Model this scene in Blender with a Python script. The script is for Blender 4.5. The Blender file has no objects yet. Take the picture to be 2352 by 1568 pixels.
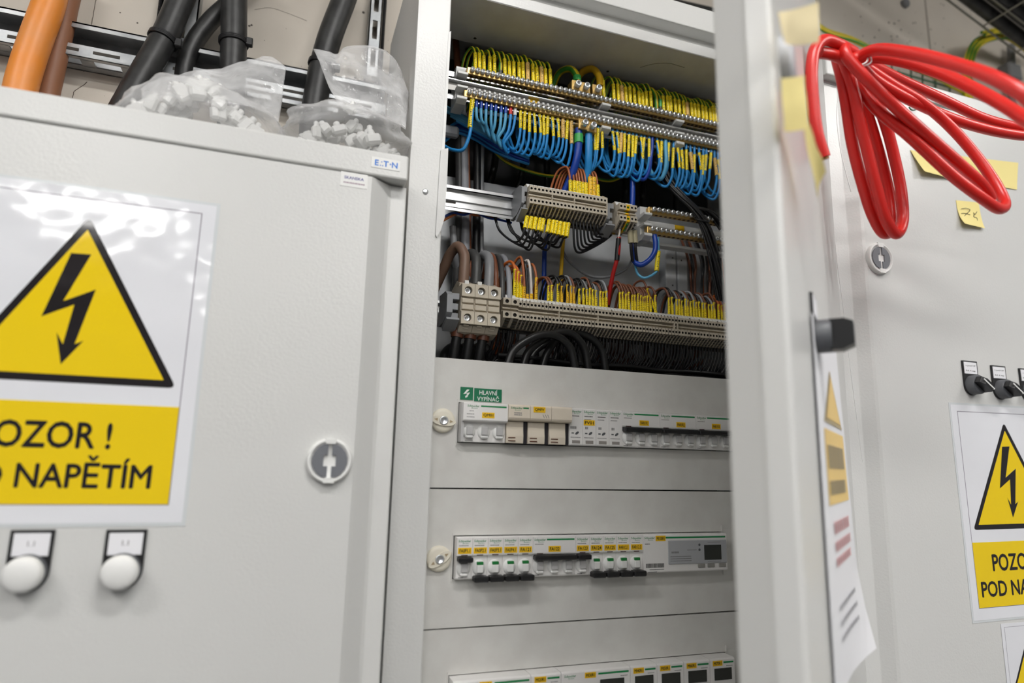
import bpy, math, random
from mathutils import Vector, noise

# ------------------------------------------------------------------ camera
F, W_, H_ = 1504.28, 2352.0, 1568.0
CAM = Vector((-194.7, -741.6, 28.4))                 # millimetres; X along the cabinets, Y into the wall, Z up
YAW, PITCH, ROLL = .3346, .1853, .0223
S = .001
scene = bpy.context.scene
col = scene.collection
def cam_axes():
    f = Vector((math.sin(YAW)*math.cos(PITCH), math.cos(YAW)*math.cos(PITCH), math.sin(PITCH)))
    r = Vector((math.cos(YAW), -math.sin(YAW), 0)); u = r.cross(f)
    c, s = math.cos(ROLL), math.sin(ROLL)
    return c*r+s*u, c*u-s*r, f
RT, UP, FW = cam_axes()
cd = bpy.data.cameras.new('camera'); cam = bpy.data.objects.new('camera', cd); col.objects.link(cam)
cam.location = CAM*S
M3 = [[RT[i], UP[i], -FW[i]] for i in range(3)]
from mathutils import Matrix
cam.rotation_euler = Matrix(M3).to_euler()
cd.sensor_fit = 'HORIZONTAL'; cd.sensor_width = 36; cd.lens = F/W_*36
cd.clip_start = .02; cd.clip_end = 60
cd.dof.use_dof = True; cd.dof.focus_distance = .86; cd.dof.aperture_fstop = 2.6
scene.camera = cam

# ------------------------------------------------------------------ world, exposure
wd = bpy.data.worlds.new('world'); scene.world = wd; wd.use_nodes = True
bg = wd.node_tree.nodes['Background']; bg.inputs[0].default_value = (.97, .98, 1, 1); bg.inputs[1].default_value = .36
scene.view_settings.view_transform = 'Standard'; scene.view_settings.look = 'None'
scene.view_settings.gamma = 1; scene.view_settings.use_curve_mapping = False
scene.view_settings.exposure = -.64
LAMP_STRENGTH = 62.0
try:
    scene.cycles.max_bounces = 8; scene.cycles.transparent_max_bounces = 16; scene.cycles.caustics_reflective = False
    scene.cycles.sample_clamp_indirect = 6
except Exception: pass

# ------------------------------------------------------------------ helpers
def ray(px, py): return FW + RT*((px-W_/2)/F) - UP*((py-H_/2)/F)
def P(px, py, Y):
    d = ray(px, py); return CAM + d*((Y-CAM.y)/d.y)
def PZ(px, py, zc): return CAM + ray(px, py)*zc
rng = random.Random(7)

def srgb(h):
    if isinstance(h, str): c = [int(h[i:i+2], 16)/255 for i in (0, 2, 4)]
    else: c = [x/255 for x in h]
    return tuple(x/12.92 if x <= .04045 else ((x+.055)/1.055)**2.4 for x in c)
MATS = {}
def mat(name, c, rough=.5, metal=0, bump=None, vary=None, coat=0, spec=.5, trans=0):
    if name in MATS: return MATS[name]
    m = bpy.data.materials.new(name); m.use_nodes = True; nt = m.node_tree; b = nt.nodes['Principled BSDF']
    rgb = srgb(c)
    b.inputs['Base Color'].default_value = (*rgb, 1); b.inputs['Roughness'].default_value = rough
    b.inputs['Metallic'].default_value = metal; b.inputs['Coat Weight'].default_value = coat
    b.inputs['Specular IOR Level'].default_value = spec
    if trans: b.inputs['Transmission Weight'].default_value = trans
    if bump or vary:
        tc = nt.nodes.new('ShaderNodeTexCoord')
    if bump:
        sc, st, dist = bump
        n = nt.nodes.new('ShaderNodeTexNoise'); n.inputs['Scale'].default_value = sc; n.inputs['Detail'].default_value = 2
        bp = nt.nodes.new('ShaderNodeBump'); bp.inputs['Strength'].default_value = st; bp.inputs['Distance'].default_value = dist
        nt.links.new(tc.outputs['Object'], n.inputs['Vector']); nt.links.new(n.outputs['Fac'], bp.inputs['Height'])
        nt.links.new(bp.outputs['Normal'], b.inputs['Normal'])
    if vary:
        sc, c2 = vary
        n = nt.nodes.new('ShaderNodeTexNoise'); n.inputs['Scale'].default_value = sc; n.inputs['Detail'].default_value = 5
        r = nt.nodes.new('ShaderNodeValToRGB'); r.color_ramp.elements[0].position = .38; r.color_ramp.elements[1].position = .62
        r.color_ramp.elements[0].color = (*srgb(c2), 1); r.color_ramp.elements[1].color = (*rgb, 1)
        nt.links.new(tc.outputs['Object'], n.inputs['Vector']); nt.links.new(n.outputs['Fac'], r.inputs['Fac'])
        nt.links.new(r.outputs['Color'], b.inputs['Base Color'])
    MATS[name] = m; return m

PAINT = mat('grey_paint', (214, 214, 212), .3, bump=(330, .22, .001))
PAINT2 = mat('grey_panel_paint', (221, 220, 216), .36, bump=(600, .1, .0006), vary=(30, (214, 212, 208)))
GALV = mat('galvanised', (184, 186, 187), .4, .65, vary=(26, (152, 155, 158)))
ALU = mat('bright_rail', (225, 226, 228), .27, .85)
PLATE = mat('plate_galvanised', (206, 208, 210), .4, .25, vary=(9, (186, 189, 192)))
BRASS = mat('brass', (206, 172, 108), .34, .9)
BRASSD = mat('brass_hole', (60, 34, 10), .6, .3)
ZINC = mat('zinc_screw', (236, 239, 242), .3, .85)
BLACKP = mat('black_plastic', (26, 26, 28), .38)
BLACKC = mat('black_sheath', (30, 30, 31), .42, bump=(60, .12, .002), vary=(38, (50, 50, 50)))
WIREK = mat('black_wire', (20, 20, 21), .38)
GREYP = mat('terminal_grey', (200, 190, 172), .55)
GREYD = mat('terminal_dark', (62, 58, 52), .7)
BRKT = mat('end_bracket_grey', (150, 152, 155), .5)
WHITE = mat('white_plastic', (232, 232, 230), .4)
CREAM = mat('cream_plastic', (226, 215, 198), .45)
IVORY = mat('ivory_plastic', (228, 222, 206), .4)
DEVW = mat('device_white', (236, 234, 232), .45)
DEVG = mat('device_grey', (188, 187, 187), .4)
MILK = mat('milky_plastic', (222, 222, 220), .35)
DARKG = mat('dark_grey_plastic', (88, 90, 94), .45)
LOCKG = mat('lock_grey', (112, 114, 120), .5)
TAPEY = mat('yellow_tape', (245, 196, 22), .45)
INK = mat('black_print', (28, 25, 22), .5)
INKG = mat('green_print', (22, 132, 74), .5)
INKB = mat('blue_print', (10, 112, 205), .4)
INKN = mat('navy_print', (60, 58, 140), .5)
INKGR = mat('grey_print', (128, 126, 126), .6)
REDP = mat('red_print', (205, 60, 70), .6)
SIGNG = mat('sign_green', (26, 112, 78), .35)
FLAGG = mat('flag_green', (22, 120, 55), .4)
LCD = mat('display_dark', (52, 54, 50), .15)
PAPER = mat('paper', (236, 236, 240), .6)
LAMI = mat('laminated_paper', (232, 233, 238), .1, bump=(15, .5, .006), coat=.3)
LAMY = mat('laminated_yellow', (240, 206, 20), .12, bump=(17, .25, .004))
LAMK = mat('laminated_black', (32, 28, 30), .12, bump=(17, .25, .004))
LAMB = mat('laminated_line', (120, 112, 128), .3)
NOTE = mat('yellow_note', (243, 226, 150), .7)
NOTEP = mat('pale_tape', (248, 232, 186), .75)
RED = mat('red_sheath', (214, 40, 34), .33, bump=(40, .06, .002))
ORANGE = mat('orange_sheath', (242, 146, 52), .42, vary=(14, (232, 152, 84)))
OBROWN = mat('shaded_orange_sheath', (152, 104, 76), .5)  # orange-brown sheath with its shadow put into the colour
BLUE = mat('blue_wire', (42, 142, 212), .36)
LBLUE = mat('light_blue_wire', (92, 172, 212), .36)
DBLUE = mat('dark_blue_wire', (14, 62, 160), .36)
BROWN = mat('brown_wire', (122, 72, 48), .42)
BROWN2 = mat('light_brown_wire', (164, 92, 48), .42)
GREYW = mat('grey_wire', (136, 137, 140), .42)
GREYK = mat('dark_grey_wire', (66, 66, 66), .45)
LGREYW = mat('light_grey_wire', (158, 160, 166), .42)
WHITEW = mat('white_wire', (214, 206, 200), .45)
ORNGW = mat('orange_wire', (206, 108, 44), .42)
REDW = mat('red_wire', (172, 22, 20), .4)
YELW = mat('yellow_wire', (226, 178, 24), .42)
GREENF = mat('green_ferrule', (60, 170, 84), .4)
COPPER = mat('copper_lug', (150, 100, 70), .4, .6)
HEATB = mat('brown_heatshrink', (98, 56, 36), .45)
TRAYW = mat('tray_wire', (142, 140, 132), .4, .7)
GREENW = mat('green_mesh', (48, 92, 66), .5)
CONDUIT = mat('grey_conduit', (120, 120, 122), .6)
SOCK = mat('light_socket', (245, 245, 245), .5)

def uvmat(name, kind, c1, c2, rough=.4):
    m = bpy.data.materials.new(name); m.use_nodes = True; nt = m.node_tree; b = nt.nodes['Principled BSDF']
    b.inputs['Roughness'].default_value = rough
    uv = nt.nodes.new('ShaderNodeUVMap'); sp = nt.nodes.new('ShaderNodeSeparateXYZ'); nt.links.new(uv.outputs[0], sp.inputs[0])
    def math_(op, a, bb):
        n = nt.nodes.new('ShaderNodeMath'); n.operation = op
        for i, v in enumerate((a, bb)):
            if hasattr(v, 'links'): nt.links.new(v, n.inputs[i])
            else: n.inputs[i].default_value = v
        return n.outputs[0]
    U, V = sp.outputs[0], sp.outputs[1]
    if kind == 'stripe':
        x = math_('FRACT', math_('ADD', math_('MULTIPLY', U, 2.0), math_('MULTIPLY', V, .004)), 0)
        fac = math_('LESS_THAN', x, .42)
    else:                                                   # sleeve print: small dark characters in a row
        row = math_('FRACT', math_('MULTIPLY', V, 1/2.6), 0)
        inrow = math_('MULTIPLY', math_('GREATER_THAN', row, .2), math_('LESS_THAN', row, .74))
        uu = math_('FRACT', math_('MULTIPLY', U, 2.0), 0)
        inu = math_('MULTIPLY', math_('GREATER_THAN', uu, .25), math_('LESS_THAN', uu, .72))
        cmb = nt.nodes.new('ShaderNodeCombineXYZ'); nt.links.new(math_('MULTIPLY', U, 14.0), cmb.inputs[0]); nt.links.new(math_('MULTIPLY', V, 1.1), cmb.inputs[1])
        oi = nt.nodes.new('ShaderNodeObjectInfo'); nt.links.new(math_('MULTIPLY', oi.outputs['Random'], 50.0), cmb.inputs[2])
        n = nt.nodes.new('ShaderNodeTexNoise'); n.inputs['Scale'].default_value = 1.0; n.inputs['Detail'].default_value = 0
        nt.links.new(cmb.outputs[0], n.inputs['Vector'])
        fac = math_('MULTIPLY', math_('MULTIPLY', inrow, inu), math_('GREATER_THAN', n.outputs['Fac'], .56))
    mx = nt.nodes.new('ShaderNodeMix'); mx.data_type = 'RGBA'
    nt.links.new(fac, mx.inputs[0]); mx.inputs[6].default_value = (*srgb(c1), 1); mx.inputs[7].default_value = (*srgb(c2), 1)
    nt.links.new(mx.outputs[2], b.inputs['Base Color']); return m
EARTH = uvmat('earth_wire_stripes', 'stripe', (206, 184, 24), (58, 132, 38))
SLEEVE = uvmat('yellow_sleeve_print', 'print', (255, 228, 24), (36, 30, 16), .42)
SLEEVEB = uvmat('buff_sleeve_print', 'print', (238, 196, 112), (36, 30, 16), .5)
SLEEVEO = uvmat('amber_sleeve_print', 'print', (248, 196, 30), (36, 30, 16), .45)

def concrete():
    m = bpy.data.materials.new('concrete'); m.use_nodes = True; nt = m.node_tree; b = nt.nodes['Principled BSDF']
    b.inputs['Roughness'].default_value = .8
    tc = nt.nodes.new('ShaderNodeTexCoord')
    def tex(kind, sc, **k):
        n = nt.nodes.new(kind); n.inputs['Scale'].default_value = sc
        nt.links.new(tc.outputs['Object'], n.inputs['Vector']); return n
    n1 = tex('ShaderNodeTexNoise', 3); n1.inputs['Detail'].default_value = 6
    r1 = nt.nodes.new('ShaderNodeValToRGB'); e = r1.color_ramp.elements
    e[0].position, e[1].position = .3, .7; e[0].color = (*srgb((200, 191, 179)), 1); e[1].color = (*srgb((224, 216, 204)), 1)
    nt.links.new(n1.outputs['Fac'], r1.inputs['Fac'])
    v = tex('ShaderNodeTexVoronoi', 60); v.inputs['Randomness'].default_value = 1
    n2 = tex('ShaderNodeTexNoise', 9)
    sub = nt.nodes.new('ShaderNodeMath'); sub.operation = 'LESS_THAN'
    thr = nt.nodes.new('ShaderNodeMath'); thr.operation = 'MULTIPLY_ADD'; thr.inputs[1].default_value = .55; thr.inputs[2].default_value = -.2
    nt.links.new(n2.outputs['Fac'], thr.inputs[0]); nt.links.new(v.outputs['Distance'], sub.inputs[0]); nt.links.new(thr.outputs[0], sub.inputs[1])
    mx = nt.nodes.new('ShaderNodeMix'); mx.data_type = 'RGBA'; mx.inputs[7].default_value = (*srgb((92, 84, 76)), 1)
    nt.links.new(sub.outputs[0], mx.inputs[0]); nt.links.new(r1.outputs['Color'], mx.inputs[6]); nt.links.new(mx.outputs[2], b.inputs['Base Color'])
    bp = nt.nodes.new('ShaderNodeBump'); bp.inputs['Strength'].default_value = .4; bp.inputs['Distance'].default_value = .004; bp.invert = True
    nt.links.new(sub.outputs[0], bp.inputs['Height']); nt.links.new(bp.outputs['Normal'], b.inputs['Normal'])
    return m
CONC = concrete()
def film():
    m = bpy.data.materials.new('clear_plastic_film'); m.use_nodes = True; nt = m.node_tree
    for n in list(nt.nodes): nt.nodes.remove(n)
    out = nt.nodes.new('ShaderNodeOutputMaterial'); tr = nt.nodes.new('ShaderNodeBsdfTransparent'); tr.inputs[0].default_value = (.99, .99, .99, 1)
    p = nt.nodes.new('ShaderNodeBsdfPrincipled'); p.inputs['Base Color'].default_value = (.86, .86, .87, 1); p.inputs['Roughness'].default_value = .14
    lw = nt.nodes.new('ShaderNodeLayerWeight'); lw.inputs['Blend'].default_value = .35
    mr = nt.nodes.new('ShaderNodeMapRange'); mr.inputs['To Min'].default_value = .2; mr.inputs['To Max'].default_value = .6
    tc = nt.nodes.new('ShaderNodeTexCoord'); n = nt.nodes.new('ShaderNodeTexNoise'); n.inputs['Scale'].default_value = 45; n.inputs['Detail'].default_value = 3
    bp = nt.nodes.new('ShaderNodeBump'); bp.inputs['Strength'].default_value = .7; bp.inputs['Distance'].default_value = .006
    nt.links.new(tc.outputs['Object'], n.inputs['Vector']); nt.links.new(n.outputs['Fac'], bp.inputs['Height']); nt.links.new(bp.outputs[0], p.inputs['Normal'])
    mx = nt.nodes.new('ShaderNodeMixShader'); nt.links.new(lw.outputs['Facing'], mr.inputs['Value']); nt.links.new(mr.outputs[0], mx.inputs[0])
    nt.links.new(tr.outputs[0], mx.inputs[1]); nt.links.new(p.outputs[0], mx.inputs[2]); nt.links.new(mx.outputs[0], out.inputs[0]); return m
FILM = film()
def emitter(name, c, s):
    m = bpy.data.materials.new(name); m.use_nodes = True; nt = m.node_tree; b = nt.nodes['Principled BSDF']
    b.inputs['Emission Color'].default_value = (*c, 1); b.inputs['Emission Strength'].default_value = s; return m
GLOW = emitter('lamp_diffuser', (1, .985, .96), LAMP_STRENGTH)

# ---- mesh building
def spline(pts, k=8):
    pts = [Vector(p) for p in pts]
    if len(pts) < 3: return pts
    out = []
    ext = [2*pts[0]-pts[1]]+pts+[2*pts[-1]-pts[-2]]
    for i in range(1, len(ext)-2):
        p0, p1, p2, p3 = ext[i-1:i+3]
        def tj(t, a, b): return t+max((b-a).length, 1e-3)**.5
        t0 = 0; t1 = tj(t0, p0, p1); t2 = tj(t1, p1, p2); t3 = tj(t2, p2, p3)
        for j in range(k):
            t = t1+(t2-t1)*j/k
            A1 = p0*((t1-t)/(t1-t0))+p1*((t-t0)/(t1-t0)); A2 = p1*((t2-t)/(t2-t1))+p2*((t-t1)/(t2-t1)); A3 = p2*((t3-t)/(t3-t2))+p3*((t-t2)/(t3-t2))
            B1 = A1*((t2-t)/(t2-t0))+A2*((t-t0)/(t2-t0)); B2 = A2*((t3-t)/(t3-t1))+A3*((t-t1)/(t3-t1))
            out.append(B1*((t2-t)/(t2-t1))+B2*((t-t1)/(t2-t1)))
    out.append(pts[-1]); return out

_txt = {}
def text2d(s, bold=0, res=2):
    key = (s, bold, res)
    if key in _txt: return _txt[key]
    c = bpy.data.curves.new('t', 'FONT'); c.body = s; c.size = 1; c.resolution_u = res; c.offset = bold; c.fill_mode = 'FRONT'
    o = bpy.data.objects.new('t', c); col.objects.link(o)
    me = o.to_mesh(); vs = [(v.co.x, v.co.y) for v in me.vertices]; fs = [tuple(p.vertices) for p in me.polygons]
    o.to_mesh_clear(); bpy.data.objects.remove(o); bpy.data.curves.remove(c)
    x0 = min(v[0] for v in vs); x1 = max(v[0] for v in vs); y0 = min(v[1] for v in vs); y1 = max(v[1] for v in vs)
    _txt[key] = (vs, fs, x0, x1, y0, y1); return _txt[key]

class MB:
    def __init__(s): s.v, s.f, s.m, s.s, s.uv, s.T, s.hasuv = [], [], [], [], [], None, False
    def add(s, vs, fs, m=0, smooth=False, uvs=None):
        b = len(s.v)
        s.v += [Vector(s.T(*v)) if s.T else Vector(v) for v in vs]
        for i, f in enumerate(fs):
            s.f.append([b+k for k in f]); s.m.append(m); s.s.append(smooth)
            s.uv.append(uvs[i] if uvs else None)
        if uvs: s.hasuv = True
        return s
    def box(s, x0, x1, y0, y1, z0, z1, m=0):
        return s.add([(x, y, z) for x in (x0, x1) for y in (y0, y1) for z in (z0, z1)],
                     [(0, 1, 3, 2), (4, 6, 7, 5), (0, 4, 5, 1), (2, 3, 7, 6), (0, 2, 6, 4), (1, 5, 7, 3)], m)
    def cbox(s, x0, x1, y0, y1, z0, z1, b=1, m=0):
        c = ((x0+x1)/2, (y0+y1)/2, (z0+z1)/2); h = (abs(x1-x0)/2, abs(y1-y0)/2, abs(z1-z0)/2)
        b = min(b, *[.49*2*k for k in h]); vs = []; idx = {}
        for sx in (-1, 1):
            for sy in (-1, 1):
                for sz in (-1, 1):
                    for a in range(3):
                        q = [h[0]*sx, h[1]*sy, h[2]*sz]
                        for k in range(3):
                            if k != a: q[k] -= (sx, sy, sz)[k]*b
                        idx[(sx, sy, sz, a)] = len(vs); vs.append((c[0]+q[0], c[1]+q[1], c[2]+q[2]))
        fs = []
        for a in range(3):
            o = [k for k in range(3) if k != a]
            for sg in (-1, 1):
                f = []
                for (p, q) in ((-1, -1), (1, -1), (1, 1), (-1, 1)):
                    t = [0, 0, 0]; t[a] = sg; t[o[0]] = p; t[o[1]] = q; f.append(idx[(*t, a)])
                fs.append(f)
            for p in (-1, 1):
                for q in (-1, 1):
                    f = []
                    for (sg, w) in ((-1, o[0]), (1, o[0]), (1, o[1]), (-1, o[1])):
                        t = [0, 0, 0]; t[a] = sg; t[o[0]] = p; t[o[1]] = q; f.append(idx[(*t, w)])
                    fs.append(f)
        for sx in (-1, 1):
            for sy in (-1, 1):
                for sz in (-1, 1): fs.append([idx[(sx, sy, sz, a)] for a in range(3)])
        return s.add(vs, fs, m)
    def prism(s, poly, axis, c0, c1, m=0, smooth=False):
        n = len(poly)
        def mk(a, b, c): return {'x': (c, a, b), 'y': (a, c, b), 'z': (a, b, c)}[axis]
        vs = [mk(a, b, c0) for a, b in poly]+[mk(a, b, c1) for a, b in poly]
        s.add(vs, [list(range(n)), list(range(2*n-1, n-1, -1))], m)
        return s.add(vs, [(i, (i+1) % n, n+(i+1) % n, n+i) for i in range(n)], m, smooth)
    def tube(s, pts, r, n=8, m=0, caps=True, r2=None):
        pts = [Vector(p) for p in pts]; N = len(pts)
        tang = [(pts[min(i+1, N-1)]-pts[max(i-1, 0)]).normalized() for i in range(N)]
        t0 = tang[0]; a = Vector((0, 0, 1)) if abs(t0.z) < .9 else Vector((1, 0, 0))
        nrm = (a-t0*a.dot(t0)).normalized(); vs = []; L = 0; Ls = []
        for i in range(N):
            t = tang[i]; nrm = (nrm-t*nrm.dot(t)).normalized(); bn = t.cross(nrm)
            if i: L += (pts[i]-pts[i-1]).length
            Ls.append(L); rr = r if r2 is None else r+(r2-r)*i/(N-1)
            for k in range(n):
                an = 2*math.pi*k/n; vs.append(pts[i]+nrm*(rr*math.cos(an))+bn*(rr*math.sin(an)))
        fs, uvs = [], []
        for i in range(N-1):
            for k in range(n):
                k2 = (k+1) % n
                fs.append((i*n+k, i*n+k2, (i+1)*n+k2, (i+1)*n+k))
                uvs.append(((k/n, Ls[i]), ((k+1)/n, Ls[i]), ((k+1)/n, Ls[i+1]), (k/n, Ls[i+1])))
        s.add(vs, fs, m, True, uvs)
        if caps:
            s.add(vs[:n], [list(range(n-1, -1, -1))], m); s.add(vs[-n:], [list(range(n))], m)
        return s
    def lathe(s, prof, c, ax='y', n=20, m=0, smooth=True):
        """prof: (radius, height along axis); rings joined, ends capped"""
        vs = []
        for r, h in prof:
            for k in range(n):
                a = 2*math.pi*k/n; p, q = r*math.cos(a), r*math.sin(a)
                vs.append({'y': (c[0]+p, c[1]+h, c[2]+q), 'z': (c[0]+p, c[1]+q, c[2]+h), 'x': (c[0]+h, c[1]+p, c[2]+q)}[ax])
        fs = [(i*n+k, i*n+(k+1) % n, (i+1)*n+(k+1) % n, (i+1)*n+k) for i in range(len(prof)-1) for k in range(n)]
        s.add(vs, fs, m, smooth)
        return s.add(vs[:n]+vs[-n:], [list(range(n-1, -1, -1)), list(range(n, 2*n))], m)
    def poly(s, pts, m=0): return s.add(pts, [list(range(len(pts)))], m)
    def text(s, t, x, z, y, h=None, w=None, bold=0, m=0, fr=None, res=2, cap=None):
        vs, fs, x0, x1, y0, y1 = text2d(t, 0, res)
        if bold:
            sh = [(-bold, 0), (bold, 0), (0, bold), (0, -bold)]; n = len(vs)
            fs = [tuple(i+k*n for i in f) for k in range(4) for f in fs]; vs = [(a+p, b+q) for p, q in sh for a, b in vs]
        if h is None: kx = ky = w/(x1-x0)
        else:
            ky = h/(cap if cap else (y1-y0)); kx = ky if w is None else w/(x1-x0)
        cx, cy = (x0+x1)/2, (y0+y1)/2
        q = [((a-cx)*kx, (b-cy)*ky) for a, b in vs]; n = len(q)//4 if bold else len(q)
        if fr: vv = [fr(x+a, z+b, (i//n)*.03) for i, (a, b) in enumerate(q)]
        else: vv = [(x+a, y-(i//n)*.02, z+b) for i, (a, b) in enumerate(q)]
        return s.add(vv, [tuple(f) for f in fs], m)
    def build(s, name, mats, parent=None, label=None, cat=None, group=None, kind=None, bevel=0, origin=None):
        if not isinstance(mats, (list, tuple)): mats = [mats]
        xs = [v.x for v in s.v]; ys = [v.y for v in s.v]; zs = [v.z for v in s.v]
        o = Vector(origin) if origin is not None else Vector(((min(xs)+max(xs))/2, (min(ys)+max(ys))/2, min(zs)))
        me = bpy.data.meshes.new(name); me.from_pydata([(v-o)*S for v in s.v], [], s.f)
        for m in mats: me.materials.append(m)
        me.polygons.foreach_set('material_index', s.m); me.polygons.foreach_set('use_smooth', s.s)
        if s.hasuv:
            l = me.uv_layers.new(name='UVMap'); data = []
            for f, u in zip(s.f, s.uv):
                for i in range(len(f)): data += list(u[i]) if u else [0, 0]
            l.data.foreach_set('uv', data)
        me.update()
        ob = bpy.data.objects.new(name, me); col.objects.link(ob); place(ob, o, parent); tag(ob, label, cat, group, kind)
        if bevel:
            b = ob.modifiers.new('bevel', 'BEVEL'); b.width = bevel*S; b.segments = 2; b.limit_method = 'ANGLE'; b.angle_limit = .6
        return ob
WLOC = {}
def place(ob, o, parent):
    WLOC[ob.name] = Vector(o)
    if parent is not None: ob.parent = parent; ob.location = (Vector(o)-WLOC[parent.name])*S
    else: ob.location = Vector(o)*S
def tag(ob, label=None, cat=None, group=None, kind=None):
    if label: ob['label'] = label
    if cat: ob['category'] = cat
    if group: ob['group'] = group
    if kind: ob['kind'] = kind
    return ob
def thing(name, label, cat, loc, group=None):
    o = bpy.data.objects.new(name, None); col.objects.link(o); o.empty_display_size = .01
    place(o, loc, None); return tag(o, label, cat, group)
def dup(root, delta, label=None, group=None):
    def cp(o, par):
        c = o.copy(); col.objects.link(c)
        if par is not None: c.parent = par
        for ch in o.children: cp(ch, c)
        return c
    r = cp(root, None); r.location = root.location+Vector(delta)*S
    WLOC[r.name] = WLOC[root.name]+Vector(delta)
    if label: r['label'] = label
    if group: r['group'] = group
    return r
def arc(cx, cy, r, a0, a1, n):
    return [(cx+r*math.cos(math.radians(a0+(a1-a0)*i/n)), cy+r*math.sin(math.radians(a0+(a1-a0)*i/n))) for i in range(n+1)]

# ================================================================== the setting
WALLY = 272
MB().box(-3500, 3500, WALLY, WALLY+150, -1500, 1320).build('wall_back', CONC, kind='structure', label='pale pitted concrete wall behind the cabinets')
MB().box(-3500, 3500, -6600, WALLY+150, -1560, -1500).build('floor', mat('floor_grey', (84, 83, 81), .6, vary=(3, (76, 75, 73))), kind='structure', label='grey floor of the switch room')
MB().box(-3500, 3500, -6600, WALLY+150, 1320, 1380).build('ceiling', mat('ceiling_white', (222, 220, 214), .8, vary=(2, (214, 212, 206))), kind='structure', label='pale ceiling of the switch room')
# ceiling lights
for xx, yy, lb in ((80, -970, 'in front of the open cabinet'), (1650, -970, 'in front of the right cabinet'), (-1350, -970, 'in front of the left cabinet'), (480, -2000, 'second row, middle'), (-1000, -2000, 'second row, left'), (1900, -2000, 'second row, right'), (-1150, -3050, 'third row, left'), (300, -3050, 'third row, middle'), (-300, -4100, 'last row, left'), (1200, -4100, 'last row, right')):
    t = thing('ceiling_light', 'white ceiling light '+lb, 'light', (xx, yy, 1250), 'ceiling lights')
    MB().cbox(xx-320, xx+320, yy-90, yy+90, 1262, 1320, 6).build('housing', WHITE, t)
    MB().cbox(xx-310, xx+310, yy-80, yy+80, 1250, 1263, 4).build('diffuser', GLOW, t)

def nth(n): return '%d%s' % (n, 'th' if 10 <= n % 100 <= 20 else {1: 'st', 2: 'nd', 3: 'rd'}.get(n % 10, 'th'))

# ================================================================== left cabinet
DL = -75                                              # front of the left door
t = LC = thing('wall_cabinet', 'low grey wall cabinet with closed door left of the open one, plastic bags on top', 'cabinet', (-420, 80, -760))
MB().box(-760, -88, -44, 228, -760, 353).build('body', PAINT, t, bevel=2)
MB().box(-760, -86.5, DL-1, -40, 327, 355.5).build('canopy', PAINT, t, bevel=2.2)
ldoor = MB().prism([(-755, DL), (-124.5, DL), (-121, DL+2.2), (-105, DL+14), (-101.5, DL+15.5), (-84.5, DL+15.5), (-84.5, -46), (-755, -46)], 'z', -755, 325.4).build('door', PAINT, t, bevel=1.6)
def lock(cx, cz, y, parent, r=21.5, turn=0):
    lk = MB().lathe([(r, 0), (r, -4), (r-1.2, -6), (r-3, -6.6), (r-3.6, -4.6), (1, -4.4)], (cx, y, cz), 'y', 36).build('lock', WHITE, parent, label='white round quarter-turn lock')
    ca, sa = math.cos(turn), math.sin(turn)
    rot = lambda a, b: (cx+a*ca-b*sa, cz+a*sa+b*ca)
    for sg in (-1, 1):
        po = [(sg*2.0, -15.5), (sg*2.0, -5.2), (sg*5.8, -5.2), (sg*5.8, 5.2), (sg*2.0, 5.2), (sg*2.0, 15.5)]
        ar = [(sg*16.6*math.cos(math.radians(a)), 16.6*math.sin(math.radians(a))) for a in (68, 50, 30, 10, -10, -30, -50, -68)]
        MB().prism([rot(a, b) for a, b in po+ar], 'y', y-6.2, y-4.2).build('lock_insert', LOCKG, lk)
    for sg in (-1, 1):
        MB().prism([rot(a, b) for a, b in ((-4.6, sg*16), (4.6, sg*16), (5.5, sg*(r-.6)), (-5.5, sg*(r-.6)))], 'y', y-7, y-4).build('lock_tab', WHITE, lk)
    return lk
lock(-147.5, 28, DL, ldoor.parent)
def pilot(cx, ztop, y, parent, txt):
    r = 15.6
    pl = MB().prism([(cx-r, ztop), (cx+r, ztop)]+[(cx+r*math.cos(a), ztop-34+r*math.sin(a)) for a in [-math.pi*i/14 for i in range(15)]], 'y', y-2.2, y).build('pilot_lamp', BLACKP, parent, label='pilot lamp in a black name-plate holder', bevel=.6)
    MB().cbox(cx-13, cx+13.2, y-2.7, y-2, ztop-21, ztop-2.6, .3).build('name_plate', PAPER, pl)
    MB().text(txt, cx, ztop-11, y-2.75, h=4.2, bold=.01).build('lettering', INKGR, pl)
    MB().lathe([(15, -2), (15, -7), (14.4, -9)], (cx, y, ztop-34), 'y', 28).build('bezel', DARKG, pl)
    MB().lathe([(14.2, -8), (14.2, -14), (13.4, -16.2), (11, -17.6), (6, -18.6), (1, -18.9)], (cx, y, ztop-34), 'y', 28).build('lens', WHITE, pl)
pilot(-381.6, -34, DL, t, '1.1'); pilot(-312.6, -34.5, DL, t, '1.1')
# maker's sticker on the canopy
p = P(886, 377, DL-1); bx = p.x; bz = p.z
k = MB().cbox(bx-15.5, bx+15.5, DL-1.5, DL-.9, bz-6, bz+6, .2).build('brand_sticker', WHITE, t, label='white sticker with blue lettering')
m = MB()
for ch, dx in (('E', -9.6), ('T', .2), ('N', 9.6)): m.text(ch, bx+dx, bz, DL-1.6, h=6.2, bold=.03)
m.lathe([(.9, 0), (.9, -.12)], (bx+5, DL-1.5, bz+.4), 'y', 10)
for dx, dz in ((-5.6, -2.5), (-3.2, -2.5), (-4.4, 1.6)): m.lathe([(.7, 0), (.7, -.12)], (bx+dx, DL-1.5, bz+dz), 'y', 8)
m.build('lettering', INKB, k)
p = P(813, 414, DL); bx = p.x; bz = p.z
k = MB().cbox(bx-14, bx+14, DL-.4, DL+.1, bz-8, bz+8, .1).build('installer_sticker', WHITE, t, label='white sticker with navy lettering')
MB().text('SKANSKA', bx, bz+2, DL-.5, h=3.2, w=20, bold=.02).build('lettering', INKN, k)
m = MB()
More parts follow.
